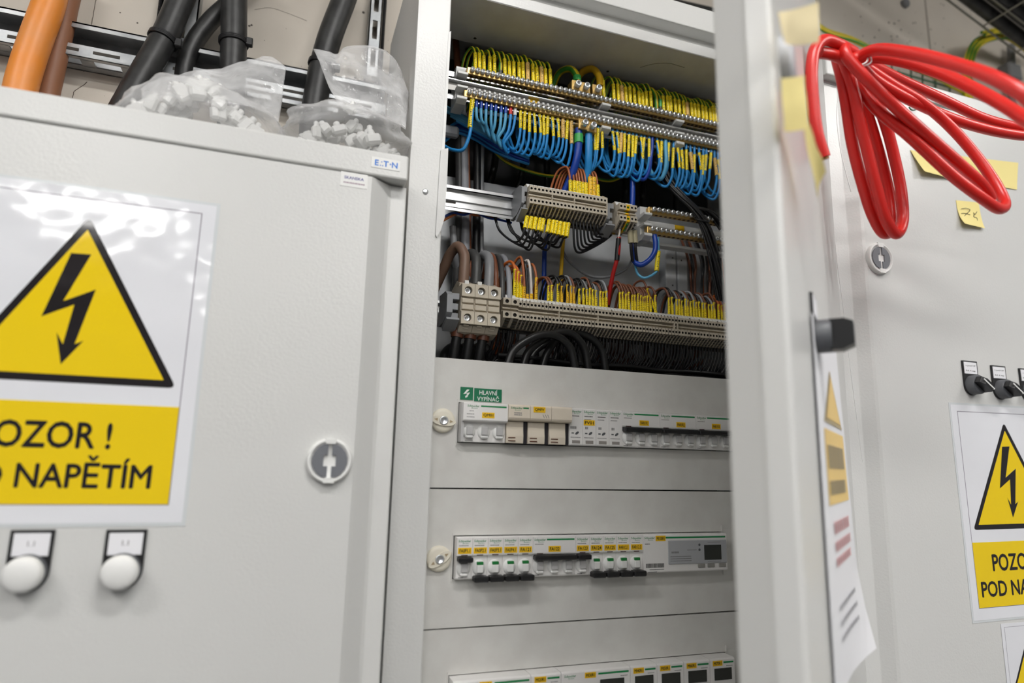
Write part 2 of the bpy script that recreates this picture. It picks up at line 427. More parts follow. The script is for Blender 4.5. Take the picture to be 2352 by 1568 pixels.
x = bx-10.5
while x < bx+10: w = rng.uniform(.8, 2.2); m.box(x, x+w, DL-.5, DL-.4, bz-4.3, bz-2.9); x += w+.5
m.build('small_print', mat('plum_print', (140, 110, 130), .6), k)

# ---- warning signs
ARROW = [(515, 570), (660, 580), (458, 915), (693, 832), (540, 1225), (605, 1200), (440, 1370), (410, 1140), (455, 1225), (538, 940), (300, 1025)]
SX, SZ = -375.5, -29.0                                # left sheet centre / foot
ARW = []
for a, b in ARROW:
    q = P(a/3.137, 400+b/3.137, DL); ARW.append((q.x-SX, q.z-SZ))
def rtri(cx, zb, zt, hw, rad):
    """triangle with rounded corners"""
    pts = [Vector((cx-hw, zb)), Vector((cx+hw, zb)), Vector((cx, zt))]; out = []
    for i in range(3):
        a, b, c = pts[i-1], pts[i], pts[(i+1) % 3]; u = (a-b).normalized(); v = (c-b).normalized()
        for k in range(5):
            f = k/4; q = (b+u*rad)*(1-f)**2+b*2*f*(1-f)+(b+v*rad)*f*f; out.append((q.x, q.y))
    return out
def warning_sign(label, fr, wid=210, hei=298, sc=1.0, texts=('POZOR !', 'POD NAPĚTÍM'), arrow=True, mats=(LAMI, LAMY, LAMK, LAMB), curl=None, loc=None, lam=3):
    """fr(u,v,d): sheet coordinates (mm from foot centre, d = proud) -> world"""
    t = thing('warning_sign', label, 'sign', fr(0, 0, 0))
    def flat(name, poly, d, m, lab=None):
        mb = MB(); n = len(poly)
        vs = [fr(a*sc, b*sc, d) for a, b in poly]; vs2 = [fr(a*sc, b*sc, max(0.02, d-.25)) for a, b in poly]
        mb.add(vs+vs2, [list(range(n)), list(range(2*n-1, n-1, -1))]+[(i, n+i, n+(i+1) % n, (i+1) % n) for i in range(n)])
        return mb.build(name, m, t, label=lab)
    def grid(name, u0, u1, v0, v1, d, m, nu=10, nv=14, lab=None):
        mb = MB(); vs = []
        for dd in (d, max(.01, d-.25)):
            for j in range(nv+1):
                for i in range(nu+1): vs.append(fr((u0+(u1-u0)*i/nu)*sc, (v0+(v1-v0)*j/nv)*sc, dd))
        K = (nu+1)*(nv+1); fs = []
        for j in range(nv):
            for i in range(nu):
                q = j*(nu+1)+i; fs.append((q, q+1, q+nu+2, q+nu+1)); fs.append((K+q, K+q+nu+1, K+q+nu+2, K+q+1))
        bd = [i for i in range(nu+1)]+[j*(nu+1)+nu for j in range(1, nv+1)]+[nv*(nu+1)+i for i in range(nu-1, -1, -1)]+[j*(nu+1) for j in range(nv-1, 0, -1)]
        for a, b in zip(bd, bd[1:]+bd[:1]): fs.append((a, K+a, K+b, b))
        mb.add(vs, [f for f in fs if max(f) < K], 0, True); mb.add(vs, [f for f in fs if max(f) >= K], 0, False)
        return mb.build(name, m, t, label=lab)
    hw = wid/2
    if lam: grid('laminate', -hw-lam, hw+lam, -lam, hei+lam, .45, mat('laminate_edge', (214, 218, 220), .1), lab='clear laminated margin')
    grid('sheet', -hw, hw, 0, hei, .7, mats[0], lab='white laminated sheet')
    b0, b1, c0, c1 = -hw+12, hw-12, 15, hei-9
    for q in ((b0, b1, c1-.8, c1), (b0, b1, c0, c0+.8), (b0, b0+.8, c0, c1), (b1-.8, b1, c0, c1)):
        grid('border_line', q[0], q[1], q[2], q[3], .8, mats[3], 4, 4)
    grid('yellow_band', b0+.8, b1-.8, c0+.8, 102, .85, mats[1], lab='yellow lettered band')
    flat('triangle_border', rtri(.5, 119, 271.5, 87.5, 7), .85, mats[2], 'black triangle outline')
    flat('triangle_field', rtri(.5, 125.8, 259, 76.5, 1), 1.0, mats[1], 'yellow triangle')
    flat('lightning_arrow', ARW, 1.15, mats[2], 'black lightning arrow')
    z = (74, 43)
    for s_, zz, hh, ww, xx in ((texts[0], z[0], 22, 98, -8), (texts[1], z[1], 27, 160, -4)):
        MB().text(s_, 0, 0, 0, h=hh, w=ww, bold=.021, fr=lambda a, b, e=0: fr((a+xx)*sc, (b+zz)*sc, 1.0+e), res=3).build('lettering', mats[2], t)
    return t
warning_sign('large yellow electric warning sign on the left cabinet door', lambda u, v, d: Vector((SX+u, DL-d, SZ+v)))

# ---- plastic bags on the left cabinet
def bag(label, pc, phw, phh, top, bot, yy, seed, flapY):
    c = P(pc[0], pc[1], yy); sx = (P(pc[0]+phw, pc[1], yy)-c).length; sz = (P(pc[0], pc[1]-phh, yy)-c).length
    zb = 356.5; t = thing('plastic_bag', label, 'bag', (c.x, yy, zb)); mb = MB(); n, k = 56, 22; vs = []
    for j in range(k+1):
        ph = -math.pi/2+math.pi*j/k
        for i in range(n):
            th = 2*math.pi*i/n
            d = Vector((math.cos(ph)*math.cos(th), math.cos(ph)*math.sin(th), math.sin(ph)))
            w = 1+.16*noise.noise(d*2.1+Vector((seed, 0, 0)))+.07*noise.noise(d*6+Vector((0, seed, 0)))+.035*abs(noise.noise(d*13+Vector((0, 0, seed))))
            q = Vector((c.x+d.x*sx*w, yy+d.y*52*w, c.z+d.z*sz*w*(1.0-.25*max(0, d.x))))
            q.z = max(q.z, zb); vs.append(q)
    fs = [(j*n+i, j*n+(i+1) % n, (j+1)*n+(i+1) % n, (j+1)*n+i) for j in range(k) for i in range(n)]
    mb.add(vs, fs, 0, True); mb.build('film', FILM, t, label='clear crumpled film')
    T_ = spline([P(a, b, flapY) for a, b in top], 8); B_ = spline([P(a, b, flapY-22) for a, b in bot], 8)
    def res(L, m): return [L[min(len(L)-1, round(i*(len(L)-1)/(m-1)))] for i in range(m)]
    T_, B_ = res(T_, 40), res(B_, 40); mb = MB(); vs = []; nv = 26
    for j in range(nv):
        f = j/(nv-1)
        for i in range(40):
            q = T_[i].lerp(B_[i], f); e = q*.02
            q = q+Vector((0, 1, .25))*(16*noise.noise(Vector((e.x*1.3+seed, e.z*1.3, seed)))+7*abs(noise.noise(Vector((e.x*4, e.z*3+seed, 2))))-4)
            vs.append(q)
    mb.add(vs, [(j*40+i, j*40+i+1, (j+1)*40+i+1, (j+1)*40+i) for j in range(nv-1) for i in range(39)], 0, True)
    f2 = mb.build('bag_mouth', FILM, t, label='loose open mouth of the bag')
    sd = f2.modifiers.new('thick', 'SOLIDIFY'); sd.thickness = .0004
    return c, sx, sz
c1 = bag('clear plastic bag of white fittings beside the black cables, lying flat', (462, 292), 190, 92, [(330, 212), (360, 186), (450, 168), (540, 143), (620, 127), (657, 160)], [(330, 240), (400, 235), (480, 235), (560, 245), (610, 262), (640, 285)], -8, 3.1, 12)
c2 = bag('clear plastic bag with a tall open mouth against the open cabinet side', (800, 318), 140, 62, [(720, 112), (775, 122), (792, 108), (862, 112), (912, 150), (938, 215)], [(760, 215), (790, 262), (825, 268), (860, 270), (900, 280), (930, 300)], -8, 8.4, 12)
def fitting(c, sx, sz, n, lab, grp, seed):
    r = random.Random(seed)
    for i in range(n):
        f = (i+.5)/n*2-1
        lift = (1-abs(f))*sz*.75
        x = c.x+f*sx*.76; y = -8+r.uniform(-22, 16); z0 = 372+max(0, lift)*r.uniform(.3, 1.1)+r.uniform(8, 30)*(1-abs(f))
        w, h, d = r.uniform(10, 20), r.uniform(10, 20), r.uniform(8, 14)
        a = r.uniform(-.7, .7); b = r.uniform(-.5, .5)
        mb = MB()
        ca, sa, cb, sb = math.cos(a), math.sin(a), math.cos(b), math.sin(b)
        def T(X, Y, Z):
            X, Z = X*ca-Z*sa, X*sa+Z*ca; X, Y = X*cb-Y*sb, X*sb+Y*cb
            return (x+X, y+Y, z0+Z)
        mb.T = T
        mb.cbox(-w/2, w/2, -d/2, d/2, -h/2, h/2, 2.5)
        mb.lathe([(d*.3, h/2-1), (d*.3, h/2+4), (d*.22, h/2+5)], (0, 0, 0), 'z', 12)
        mb.build('cable_fitting', WHITE, label=lab, cat='fitting', group=grp)
fitting(*c1, 44, 'white plastic fitting inside the flat-lying clear bag', 'fittings in the flat bag', 5)
fitting(*c2, 32, 'white plastic fitting inside the tall-mouthed clear bag', 'fittings in the tall-mouthed bag', 9)

# ---- cables on the wall above the left cabinet
def cable(name, label, pts, Y, width_px, m, cat='cable', ties=(), print_=None):
    w = [P(a, b, Y if not isinstance(Y, (list, tuple)) else Y[i]) for i, (a, b) in enumerate(pts)]
    a, b = pts[len(pts)//2]; Yc = Y if not isinstance(Y, (list, tuple)) else Y[len(pts)//2]
    r = (P(a+width_px/2, b, Yc)-P(a-width_px/2, b, Yc)).length/2
    L = spline(w, 12); o = MB().tube(L, r, 20).build(name, m, label=label, cat=cat)
    for f in ties:
        i = int(f*(len(L)-1)); p = L[i]; tg = (L[min(i+1, len(L)-1)]-L[max(i-1, 0)]).normalized()
        a = Vector((0, 1, 0)); a = (a-tg*a.dot(tg)).normalized(); bn = tg.cross(a)
        ring = [p+(a*math.cos(2*math.pi*k/24)+bn*math.sin(2*math.pi*k/24))*(r+1.2) for k in range(25)]
        mb = MB()
        for q in (-2.2, 0, 2.2): mb.tube([v+tg*q for v in ring], 1.7, 6, caps=False)
        hd = p-a*(r*.3)-bn*(r+3) if bn.x < 0 else p-a*(r*.3)+bn*(r+3)
        mb.cbox(hd.x-4.5, hd.x+5, hd.y-5, hd.y+4, hd.z-6, hd.z+6, 1)
        mb.build('zip_tie', BLACKP, o, label='black zip tie')
    return o, L, r
cable('power_cable', 'thick orange power cable rising from behind the left cabinet', [(128, -60), (112, 10), (88, 75), (62, 150), (45, 215), (38, 290), (38, 420)], 205, 80, ORANGE)
cable('power_cable', 'orange-brown power cable half hidden behind the orange one', [(172, -60), (154, 10), (140, 80), (122, 160), (106, 240), (100, 420)], 238, 56, OBROWN)
cable('power_cable', 'thick black cable slanting down left, white scuffs and a zip tie', [(445, -70), (415, 0), (378, 85), (338, 155), (300, 222), (262, 300), (238, 420)], [215, 215, 212, 205, 198, 190, 190], 66, BLACKC, ties=(.36,))
cable('power_cable', 'thinner black cable curving between the two thick ones', [(600, -60), (530, 5), (482, 50), (446, 98), (426, 150), (420, 210), (420, 420)], 236, 44, BLACKC)
cable('power_cable', 'thick upright black cable with a zip tie above the flat bag', [(540, -70), (538, 0), (537, 90), (534, 180), (530, 270), (528, 420)], 205, 62, BLACKC, ties=(.42,))
cable('power_cable', 'thick black cable slanting behind the tall-mouthed bag', [(815, -70), (790, 0), (758, 85), (740, 150), (728, 210), (718, 280), (712, 420)], 208, 57, BLACKC, ties=(.5,))

# ---- strut channels
za = P(170, 50, 232).z; zb = P(170, 127, 232).z
ST = thing('strut_channel', 'long horizontal galvanised strut channel with slots on the wall', 'channel', (-460, 250, zb))
MB().box(-1100, -78, 268, 271, zb, za).build('back_web', GALV, ST)
MB().box(-1100, -78, 231, 270, za-2.2, za).box(-1100, -78, 231, 233.2, za-8, za).build('upper_flange', GALV, ST)
mb = MB().box(-1100, -78, 231, 233.2, zb, zb+17)
mb.build('lower_lip', GALV, ST)
mb = MB().box(-1100, -78, 231, 240, zb, zb+2.2).box(-1100, -78, 256, 270, zb, zb+2.2)
x = -1100
while x < -90: mb.box(x, x+17, 239, 257, zb, zb+2.2); x += 50
mb.build('slotted_flange', GALV, ST)
mb = MB(); x = -1083
while x < -100: mb.box(x, x+33, 230.6, 231.3, zb+6.5, zb+11); x += 50
mb.build('slots', GREYD, ST, label='row of dark oval slots')
def vstrip(label, xa, xb, ybot, Y, rod_side):
    pa, pb = P(xa, 60, Y), P(xb, 60, Y); zbot = P((xa+xb)/2, ybot, Y).z; w = pb.x-pa.x; h0 = 900
    t = thing('mounting_strip', label, 'channel', (pa.x+w/2, Y, zbot))
    sw = w*.2; mb = MB().box(pa.x, pa.x+w/2-sw, Y, Y+2.5, zbot, h0).box(pa.x+w/2+sw, pb.x, Y, Y+2.5, zbot, h0)
    z = zbot
    while z < h0: mb.box(pa.x+w/2-sw, pa.x+w/2+sw, Y, Y+2.5, z, min(h0, z+16)); z += 50
    mb.build('slotted_face', GALV, t)
    MB().box(pa.x, pa.x+2, Y, 271, zbot, h0).box(pb.x-2, pb.x, Y, 271, zbot, h0).build('side_flange', GALV, t)
    mb = MB(); z = zbot-40
    X0 = pb.x+1 if rod_side > 0 else pa.x-6
    while z < h0: mb.lathe([(2.4, 0), (3.2, 1.2), (2.4, 2.4)], (X0+3, Y+6, z), 'z', 8, smooth=False); z += 2.4
    mb.build('threaded_rod', BLACKP, t, label='black threaded rod')
vstrip('upright slotted galvanised strip behind the black cables', 365, 452, 108, 246, -1)
vstrip('upright slotted galvanised strip beside the open cabinet', 847, 876, 175, 246, 1)
p = P(357, 165, 262)
mb = MB().lathe([(12, 0), (12, -2)], (p.x, WALLY, p.z), 'y', 20).lathe([(7.5, -2), (7.5, -8)], (p.x, WALLY, p.z), 'y', 6, smooth=False).lathe([(4, -8), (4, -16)], (p.x, WALLY, p.z), 'y', 10)
mb.build('anchor_bolt', ZINC, label='zinc anchor bolt with nut and washer in the concrete', cat='bolt')
m = MB()
for k, pts in enumerate(([(222, -10), (215, 30), (208, 62), (195, 120), (193, 165)], [(200, 188), (185, 200), (170, 212), (167, 226)], [(585, 22), (620, 18), (660, 30), (705, 48)])):
    w = [P(a, b, WALLY-.1) for a, b in pts]; L = spline(w, 6)
    for i, q in enumerate(L): q.x += 1.2*noise.noise(q*.2)
    m.tube([q+Vector((0, -.05, 0)) for q in L], .45 if k < 2 else .25, 4)
m.build('crack', mat('crack_dark', (96, 84, 74), .9), bpy.data.objects['wall_back'], label='fine hairline crack')

# ================================================================== open cabinet
YF = -25; XL0, XL1, XR0, XR1 = -77, -36, 478, 521; ZT = 690; ZB = -760
OC = thing('switchboard_cabinet', 'tall grey switchboard cabinet standing open, full of wiring', 'cabinet', (222, 100, ZB))
MB().box(XL0, XL0+2, YF, 226, ZB, ZT).build('side_panel', PAINT, OC, bevel=.6)
MB().box(XR1-2, XR1, YF, 226, ZB, ZT).build('side_panel', PAINT, OC, bevel=.6)
MB().box(XL0, XL1, YF, YF+24, ZB, ZT).build('frame_post', PAINT, OC, bevel=1.5)
MB().box(XR0, XR1, YF, YF+24, ZB, ZT).build('frame_post', PAINT, OC, bevel=1.5)
MB().box(XL0, XR1, 224, 226, ZB, ZT).build('rear_panel', mat('shaded_steel', (58, 58, 60), .5, .4), OC)  # shade deep in the bay put into the panel's dark colour
MB().box(XL0, XR1, YF+4, 226, ZT-2, ZT).build('roof', PAINT, OC)
MB().box(XL1, XR0, YF, YF+3, 612.5, 629).build('header_lip', PAINT, OC, bevel=1)
MB().box(XL1, XR0, YF+20, YF+22, 612.5, 656).build('header_channel', PAINT, OC)
MB().box(XL1, XR0, YF+1, YF+21, 627.5, 629).build('header_shelf', PAINT, OC)
MB().box(XL0, XR1, YF-1, YF+24, 653.5, ZT).build('header_beam', PAINT, OC, bevel=1.5)
mb = MB().box(XL1, XR0, YF+1, 67, 612.2, 614)
ceil = mb.build('ceiling_plate', PAINT2, OC)
for px, py in ((1091, 88), (1396, 164)):
    p = P(px, py, 0); d = ray(px, py); q = CAM+d*((612.2-CAM.z)/d.z)
    MB().lathe([(2.2, -.15), (2.2, .2)], (q.x, q.y, 612.2), 'z', 12).build('hole', GREYD, ceil)
L = []
for a, b in ((1470, 155), (1500, 147), (1535, 145), (1555, 150), (1572, 155)):
    d = ray(a, b); L.append(CAM+d*((612-CAM.z)/d.z))
MB().tube(spline(L, 6), .35, 4).build('scratch', mat('scratch', (70, 66, 50), .8), ceil)
p = P(977, 440, YF)
MB().lathe([(3.6, 0), (3.4, -1.2), (2, -1.8), (.5, -1.9)], (p.x, YF, p.z), 'y', 14).build('post_screw', ZINC, OC)
mb = MB(); pp = [P(a, b, YF-1) for a, b in ((1012, 345), (1029, 341), (1026, 420), (1021, 500), (1012, 530), (1003, 546), (1000, 540), (1006, 440))]
mb.prism([(q.x, q.z) for q in pp], 'y', YF-2.5, YF-.2); mb.build('hinge_tab', PAINT, OC, bevel=.6)
pp = [P(a, b, YF) for a, b in ((1030, 75), (1036, 72), (1021, 345), (1014, 345))]
MB().prism([(q.x, q.z) for q in pp], 'y', YF-.6, YF-.1).build('edge_strip', WHITE, OC)  # thin white strip down the inner edge of the post
# mounting plate and uprights
MB().box(-30, 476, 128, 130, 100, P(1150, 425, 128).z).build('mounting_plate', PLATE, OC, label='galvanised mounting plate')
for xx in (352, 373):
    MB().box(xx, xx+19, 108, 128, 110, 372).build('upright_profile', PLATE, OC, bevel=1.5)
for a, b in ((1545, 592), (1545, 655), (1565, 598)):
    p = P(a, b, 108); MB().lathe([(1.4, 0), (1.4, -.3)], (p.x, 108, p.z), 'y', 8).build('punched_hole', GREYD, OC)

# ---- open door
HX, HY, TH, DW = 508, -72, math.radians(40.3), 520
ct, st = math.cos(TH), math.sin(TH)
def D(s, d, z):
    """s from hinge to free edge, d proud of the outer face, z up"""
    return Vector((HX-s*ct+d*st, HY-s*st-d*ct, z))
def rotD(px, py, d=0):
    """point of the outer face (plus d) on the sight line through a pixel"""
    n = Vector((st, -ct, 0)); o = D(0, d, 0); r = ray(px, py); t_ = (o-CAM).dot(n)/r.dot(n); q = CAM+r*t_
    return (q-Vector((HX, HY, 0))).dot(Vector((-ct, -st, 0))), q.z
mb = MB(); mb.T = lambda a, b, z: D(a, b, z)
mb.prism([(0, 0), (DW-2.5, 0), (DW, -2.5), (DW, -18), (DW-1.5, -20), (DW-10, -42.5), (DW-30, -42.5), (DW-30, -3), (2, -3), (0, -3)], 'z', -755, 680)
odoor = mb.build('door', PAINT, OC, label='open cabinet door seen edge-on', bevel=1.2)
mb = MB(); mb.T = lambda a, b, z: D(a, b, z)
mb.box(-6, 6, -14, -3, 560, 610).box(-6, 6, -14, -3, 180, 230).box(-6, 6, -14, -3, -300, -250)
mb.build('door_hinge', PAINT, OC)
# rotary switch on the door
s0, z0 = DW-150, P(1888, 728, 0).z
q = rotD(1884, 728); z0 = CAM.z+(D(s0, 0, 0)-CAM).length*0
d_ = ray(1888, 737); n_ = D(s0, 0, 0)-CAM; z0 = CAM.z+d_.z*(n_.x*FW.x+n_.y*FW.y)/(d_.x*FW.x+d_.y*FW.y)
def rotary(parent, fr, black_mark=True, tilt=.5, txt=True, double=False):
    """fr(u,v,d): u right, v up, d proud"""
    r = 15
    mb = MB(); mb.T = lambda a, b, c: fr(a, c, b)
    mb.prism([(-r, 22), (r, 22)]+[(r*math.cos(a), -14+r*math.sin(a)) for a in [-math.pi*i/14 for i in range(15)]], 'y', 0, 2.4)
    pl = mb.build('rotary_switch', BLACKP, parent, label='black rotary switch in a name-plate holder', bevel=.5)
    mb = MB(); mb.T = lambda a, b, c: fr(a, c, b); mb.cbox(-13, 13, 2, 3, 2.5, 20, .3); mb.build('name_plate', PAPER, pl)
    if txt:
        mb = MB()
        for zz, s_ in ((14.5, 'v. pored 1.PP'), (7, 'Rel. 4. nap.')): mb.text(s_, 0, 0, 0, h=2.6, w=20, bold=.01, fr=lambda a, b, e=0: fr(a, b+zz, 3.1+e), res=1)
        mb.build('lettering', INK, pl)
    mb = MB()
    mb.T = lambda a, b, c: fr(a, c-14, b)
    mb.lathe([(14.2, 2), (14.2, 13), (13, 14.5)], (0, 0, 0), 'y', 28); mb.build('switch_collar', DARKG, pl)
    ca, sa = math.cos(tilt), math.sin(tilt)
    mb = MB(); mb.T = lambda a, b, c: fr(a*ca-c*sa, a*sa+c*ca-14, b)
    mb.prism([(-11.5, 13), (-11, 22), (-5, 26.5), (11.5, 26.5), (13, 24), (13, 13)], 'z', -5, 5)
    if double: mb.prism([(-13, 13), (-13, 22), (-9, 31), (10, 31), (13, 24), (13, 13)], 'z', -8, 8)
    mb.build('grip', BLACKP, pl, bevel=1.2)
    mb = MB(); mb.T = lambda a, b, c: fr(a*ca-c*sa, a*sa+c*ca-14, b)
    mb.box(-10.5, 11, 26.4, 27, -1, 1); mb.box(11.3, 13.2, 15, 27, -1, 1); mb.build('position_mark', WHITE, pl)
rotary(OC, lambda u, v, d: D(s0-u, d, z0+v), tilt=math.pi/2, txt=False, double=True)
# lock of the open door, near the free edge at the top
sl = DW-50; dl = ray(1810, 150); nl = D(sl, 0, 0)-CAM; zl = CAM.z+dl.z*(nl.x*FW.x+nl.y*FW.y)/(dl.x*FW.x+dl.y*FW.y)
mb = MB(); mb.T = lambda a, b, c: D(sl-a, b, zl+c)
mb.lathe([(21, 0), (21, 5), (18, 8), (1, 8)], (0, 0, 0), 'y', 28); mb.build('door_lock', mat('lock_silver', (186, 188, 192), .4), OC)

# sign and notes stuck on the outer face of the open door
def zat(px, py, s):
    d = ray(px, py); n = D(s, 0, 0)-CAM; return CAM.z+d.z*(n.x*FW.x+n.y*FW.y)/(d.x*FW.x+d.y*FW.y)
zs = zat(1925, 1540, DW-225)
def door_sheet(u, v, d):
    k = .012+.035*(1-v/297)+.05*max(0, 1-v/60)*max(0, u/102)
    return D(DW-225-u, 2+(u+102)*k+d*1.6, zs+v)
t = thing('paper_notice', 'paper notice curling off the open door, seen nearly edge-on', 'notice', door_sheet(0, 0, 0))
def dgrid(name, u0, u1, v0, v1, d, m, nu=6, nv=8, lab=None, tri=False):
    mb = MB(); vs = []
    for dd in (d, d-.12):
        for j in range(nv+1):
            for i in range(nu+1):
                g = j/nv; f = i/nu
                uu = (u0+u1)/2+(u1-u0)*(f-.5)*((1-g*.98) if tri else 1); vs.append(door_sheet(uu, v0+(v1-v0)*g, dd))
    K = (nu+1)*(nv+1); fs = []
    for j in range(nv):
        for i in range(nu): q = j*(nu+1)+i; fs.append((q, q+1, q+nu+2, q+nu+1)); fs.append((K+q, K+q+nu+1, K+q+nu+2, K+q+1))
    mb.add(vs, fs); return mb.build(name, m, t, label=lab)
PBRN = mat('glare_print', (184, 168, 132), .6)  # dark print of the notice, glare washing it out put into the colour
PYEL = mat('pale_yellow_print', (240, 206, 128), .5)  # yellow paled for the glare on the sheet
dgrid('sheet', -102, 102, 0, 297, 0, PAPER)
dgrid('yellow_band', -70, 80, 142, 205, .3, PYEL); dgrid('triangle_border', -66, 76, 211, 262, .3, PBRN, tri=True); dgrid('triangle_field', -52, 62, 215, 256, .55, PYEL, tri=True)
r8 = random.Random(8); REDL = mat('pale_red_print', (232, 186, 188), .6); PGREY = mat('pale_grey_print', (196, 196, 200), .6)
for v0, v1, m_, nm_ in ((172, 192, PBRN, 'lettering'), (150, 162, PBRN, 'lettering'), (118, 128, REDL, 'red_print'), (104, 112, REDL, 'red_print'), (92, 99, REDL, 'red_print'), (58, 62, PGREY, 'grey_print'), (46, 50, PGREY, 'grey_print'), (34, 38, PGREY, 'grey_print')):
    u = -58 if v0 > 140 else -50
    while u < 55:
        w_ = r8.uniform(6, 11); dgrid(nm_, u, min(u+w_, 62), v0, v1, .6, m_, 1, 1); u += w_+(4 if v0 > 140 else 6)
def pz_paper(name, label, cat, quad, m, curl=4):
    """quad of (px, py, distance along the view) corners; a bent sheet with thickness"""
    w = [PZ(*q) for q in quad]; n = 8; vs = []; mb = MB(); nrm = (w[1]-w[0]).cross(w[3]-w[0]).normalized()
    for th in (0, .35):
        for j in range(n+1):
            for i in range(n+1):
                f, g = i/n, j/n; q = (w[0].lerp(w[1], f)).lerp(w[3].lerp(w[2], f), g)
                vs.append(q+nrm*(curl*math.sin(f*3.1)*(.5+g)+th+1.2*noise.noise(q*.06)))
    K = (n+1)**2; fs = []
    for j in range(n):
        for i in range(n): q = j*(n+1)+i; fs.append((q, q+1, q+n+2, q+n+1)); fs.append((K+q, K+q+n+1, K+q+n+2, K+q+1))
    mb.add(vs, fs, 0, True); return mb.build(name, m, label=label, cat=cat)
pz_paper('tape_flag', 'pale yellow tape flag folded over the top lock of the open door', 'tape', [(1788, 28, 425), (1880, 4, 462), (1884, 96, 466), (1800, 86, 425)], NOTEP, 5)
pz_paper('sticky_note', 'yellow sticky strip hanging below the tape flag on the open door', 'paper note', [(1794, 180, 428), (1850, 172, 452), (1856, 296, 456), (1802, 300, 430)], NOTE, 3)
pz_paper('tape_strip', 'torn tail of yellow tape hanging lowest on the open door', 'tape', [(1844, 290, 455), (1858, 284, 470), (1898, 395, 505), (1884, 468, 505)], NOTE, 2)

# ---- cover panels
def cover_panel(label, zlo, zhi, win, fast=None):
    t = thing('cover_panel', label, 'panel', (220, 0, zlo))
    mb = MB(); x0, x1 = XL1-14, 474; a, b, c, d = win
    mb.box(x0, x1, 0, 1.6, d, zhi).box(x0, x1, 0, 1.6, zlo, c).box(x0, a, 0, 1.6, c, d).box(b, x1, 0, 1.6, c, d)
    mb.box(x0, x1, 1.6, 12, zhi-1.6, zhi).box(x0, x1, 1.6, 12, zlo, zlo+1.6)
    mb.box(a-1.2, a, -1.2, 0, c-3, d+3)
    mb.build('plate', PAINT2, t)
    if b < 400:
        mb = MB().box(b, 432, -.6, .2, c-3, d+3); mb.build('blanking_strip', PAINT2, t)
        MB().box(b+.1, b+1.1, -3, 0, d+1, d+8).box(b+.1, b+1.1, -3, 0, c-6, c).build('strip_latch', PAINT2, t)
    if fast:
        fx, fz, rot = fast; ca, sa = math.cos(rot), math.sin(rot)
        R = lambda p, q: (fx+p*ca-q*sa, fz+p*sa+q*ca)
        k = MB().lathe([(14, 0), (14, -2.6), (13, -4.2), (10, -4.8), (1, -4.9)], (fx, 0, fz), 'y', 32).build('cover_fastener', IVORY, t, label='ivory quarter-turn fastener')
        lens = [R(14.2*math.cos(x), 5.2*math.sin(x)) for x in [2*math.pi*i/24 for i in range(24)]]
        MB().prism(lens, 'y', -6.2, -4.5).build('wing', IVORY, k)
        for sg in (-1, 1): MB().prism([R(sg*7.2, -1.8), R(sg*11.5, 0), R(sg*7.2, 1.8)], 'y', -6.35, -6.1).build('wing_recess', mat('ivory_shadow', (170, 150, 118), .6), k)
        w_ = [Vector((R(14*math.cos(x), 5.6*math.sin(x))[0], -5.6, R(14*math.cos(x), 5.6*math.sin(x))[1])) for x in [math.pi+math.pi*i/12 for i in range(13)]]
        MB().tube(w_, 1.0, 6).build('wing_rim', IVORY, k)
        MB().lathe([(5, -6), (5, -7.2), (3.8, -7.4), (3.2, -6.6), (.4, -6.4)], (fx, 0, fz), 'y', 18).build('fastener_screw', ZINC, k)
    return t
R1, R2, R3 = 75, -75, -221
cover_panel('grey cover panel of the top breaker row', .8, 149.2, (-1.5, 432, R1-23.5, R1+23.5), (-19.3, 76, -.12))
cover_panel('grey cover panel of the middle breaker row', -149.2, -.8, (-1.5, 356, R2-23.5, R2+23.5), (-17.5, -76, .55))
cover_panel('grey cover panel of the lowest meter row', -299.2, -150.8, (-1.5, 356, R3-23.5, R3+23.5))
MB().box(XL1-14, 474, 0, 1.6, ZB, -301).build('lower_panel', PAINT2, OC)

# ================================================================== modular devices
def tape(t, txt, cx, cz, y, w=15, h=6.6, tw=None):
    k = MB().cbox(cx-w/2, cx+w/2, y-.35, y, cz-h/2, cz+h/2, .1).build('label_tape', TAPEY, t, label='yellow label with black lettering')
    MB().text(txt, cx, cz, y-.4, h=h*.56, w=tw or w*.78, bold=.025).build('lettering', INK, k)
def brand(t, cx, cz, y, w=14, stripe=None):
    MB().text('Schneider', cx, cz, y-.08, w=w, bold=.02, res=1).text('Electric', cx+1.4, cz-2.4, y-.08, w=w*.5, res=1).build('brand_print', INKG, t)
    if stripe: MB().box(stripe[0], stripe[1], y-.12, y, cz-.8, cz+1).build('green_stripe', INKG, t)
def dashes(t, cx, cz, y, w, h=.9, m=INKGR, name='small_print', lines=1, gap=2.2):
    mb = MB()
    for l in range(lines):
        x = cx-w/2
        while x < cx+w/2-.4:
            d = rng.uniform(.5, 1.5); mb.box(x, min(x+d, cx+w/2), y-.1, y, cz-l*gap-h/2, cz-l*gap+h/2); x += d+.35
    mb.build(name, m, t)
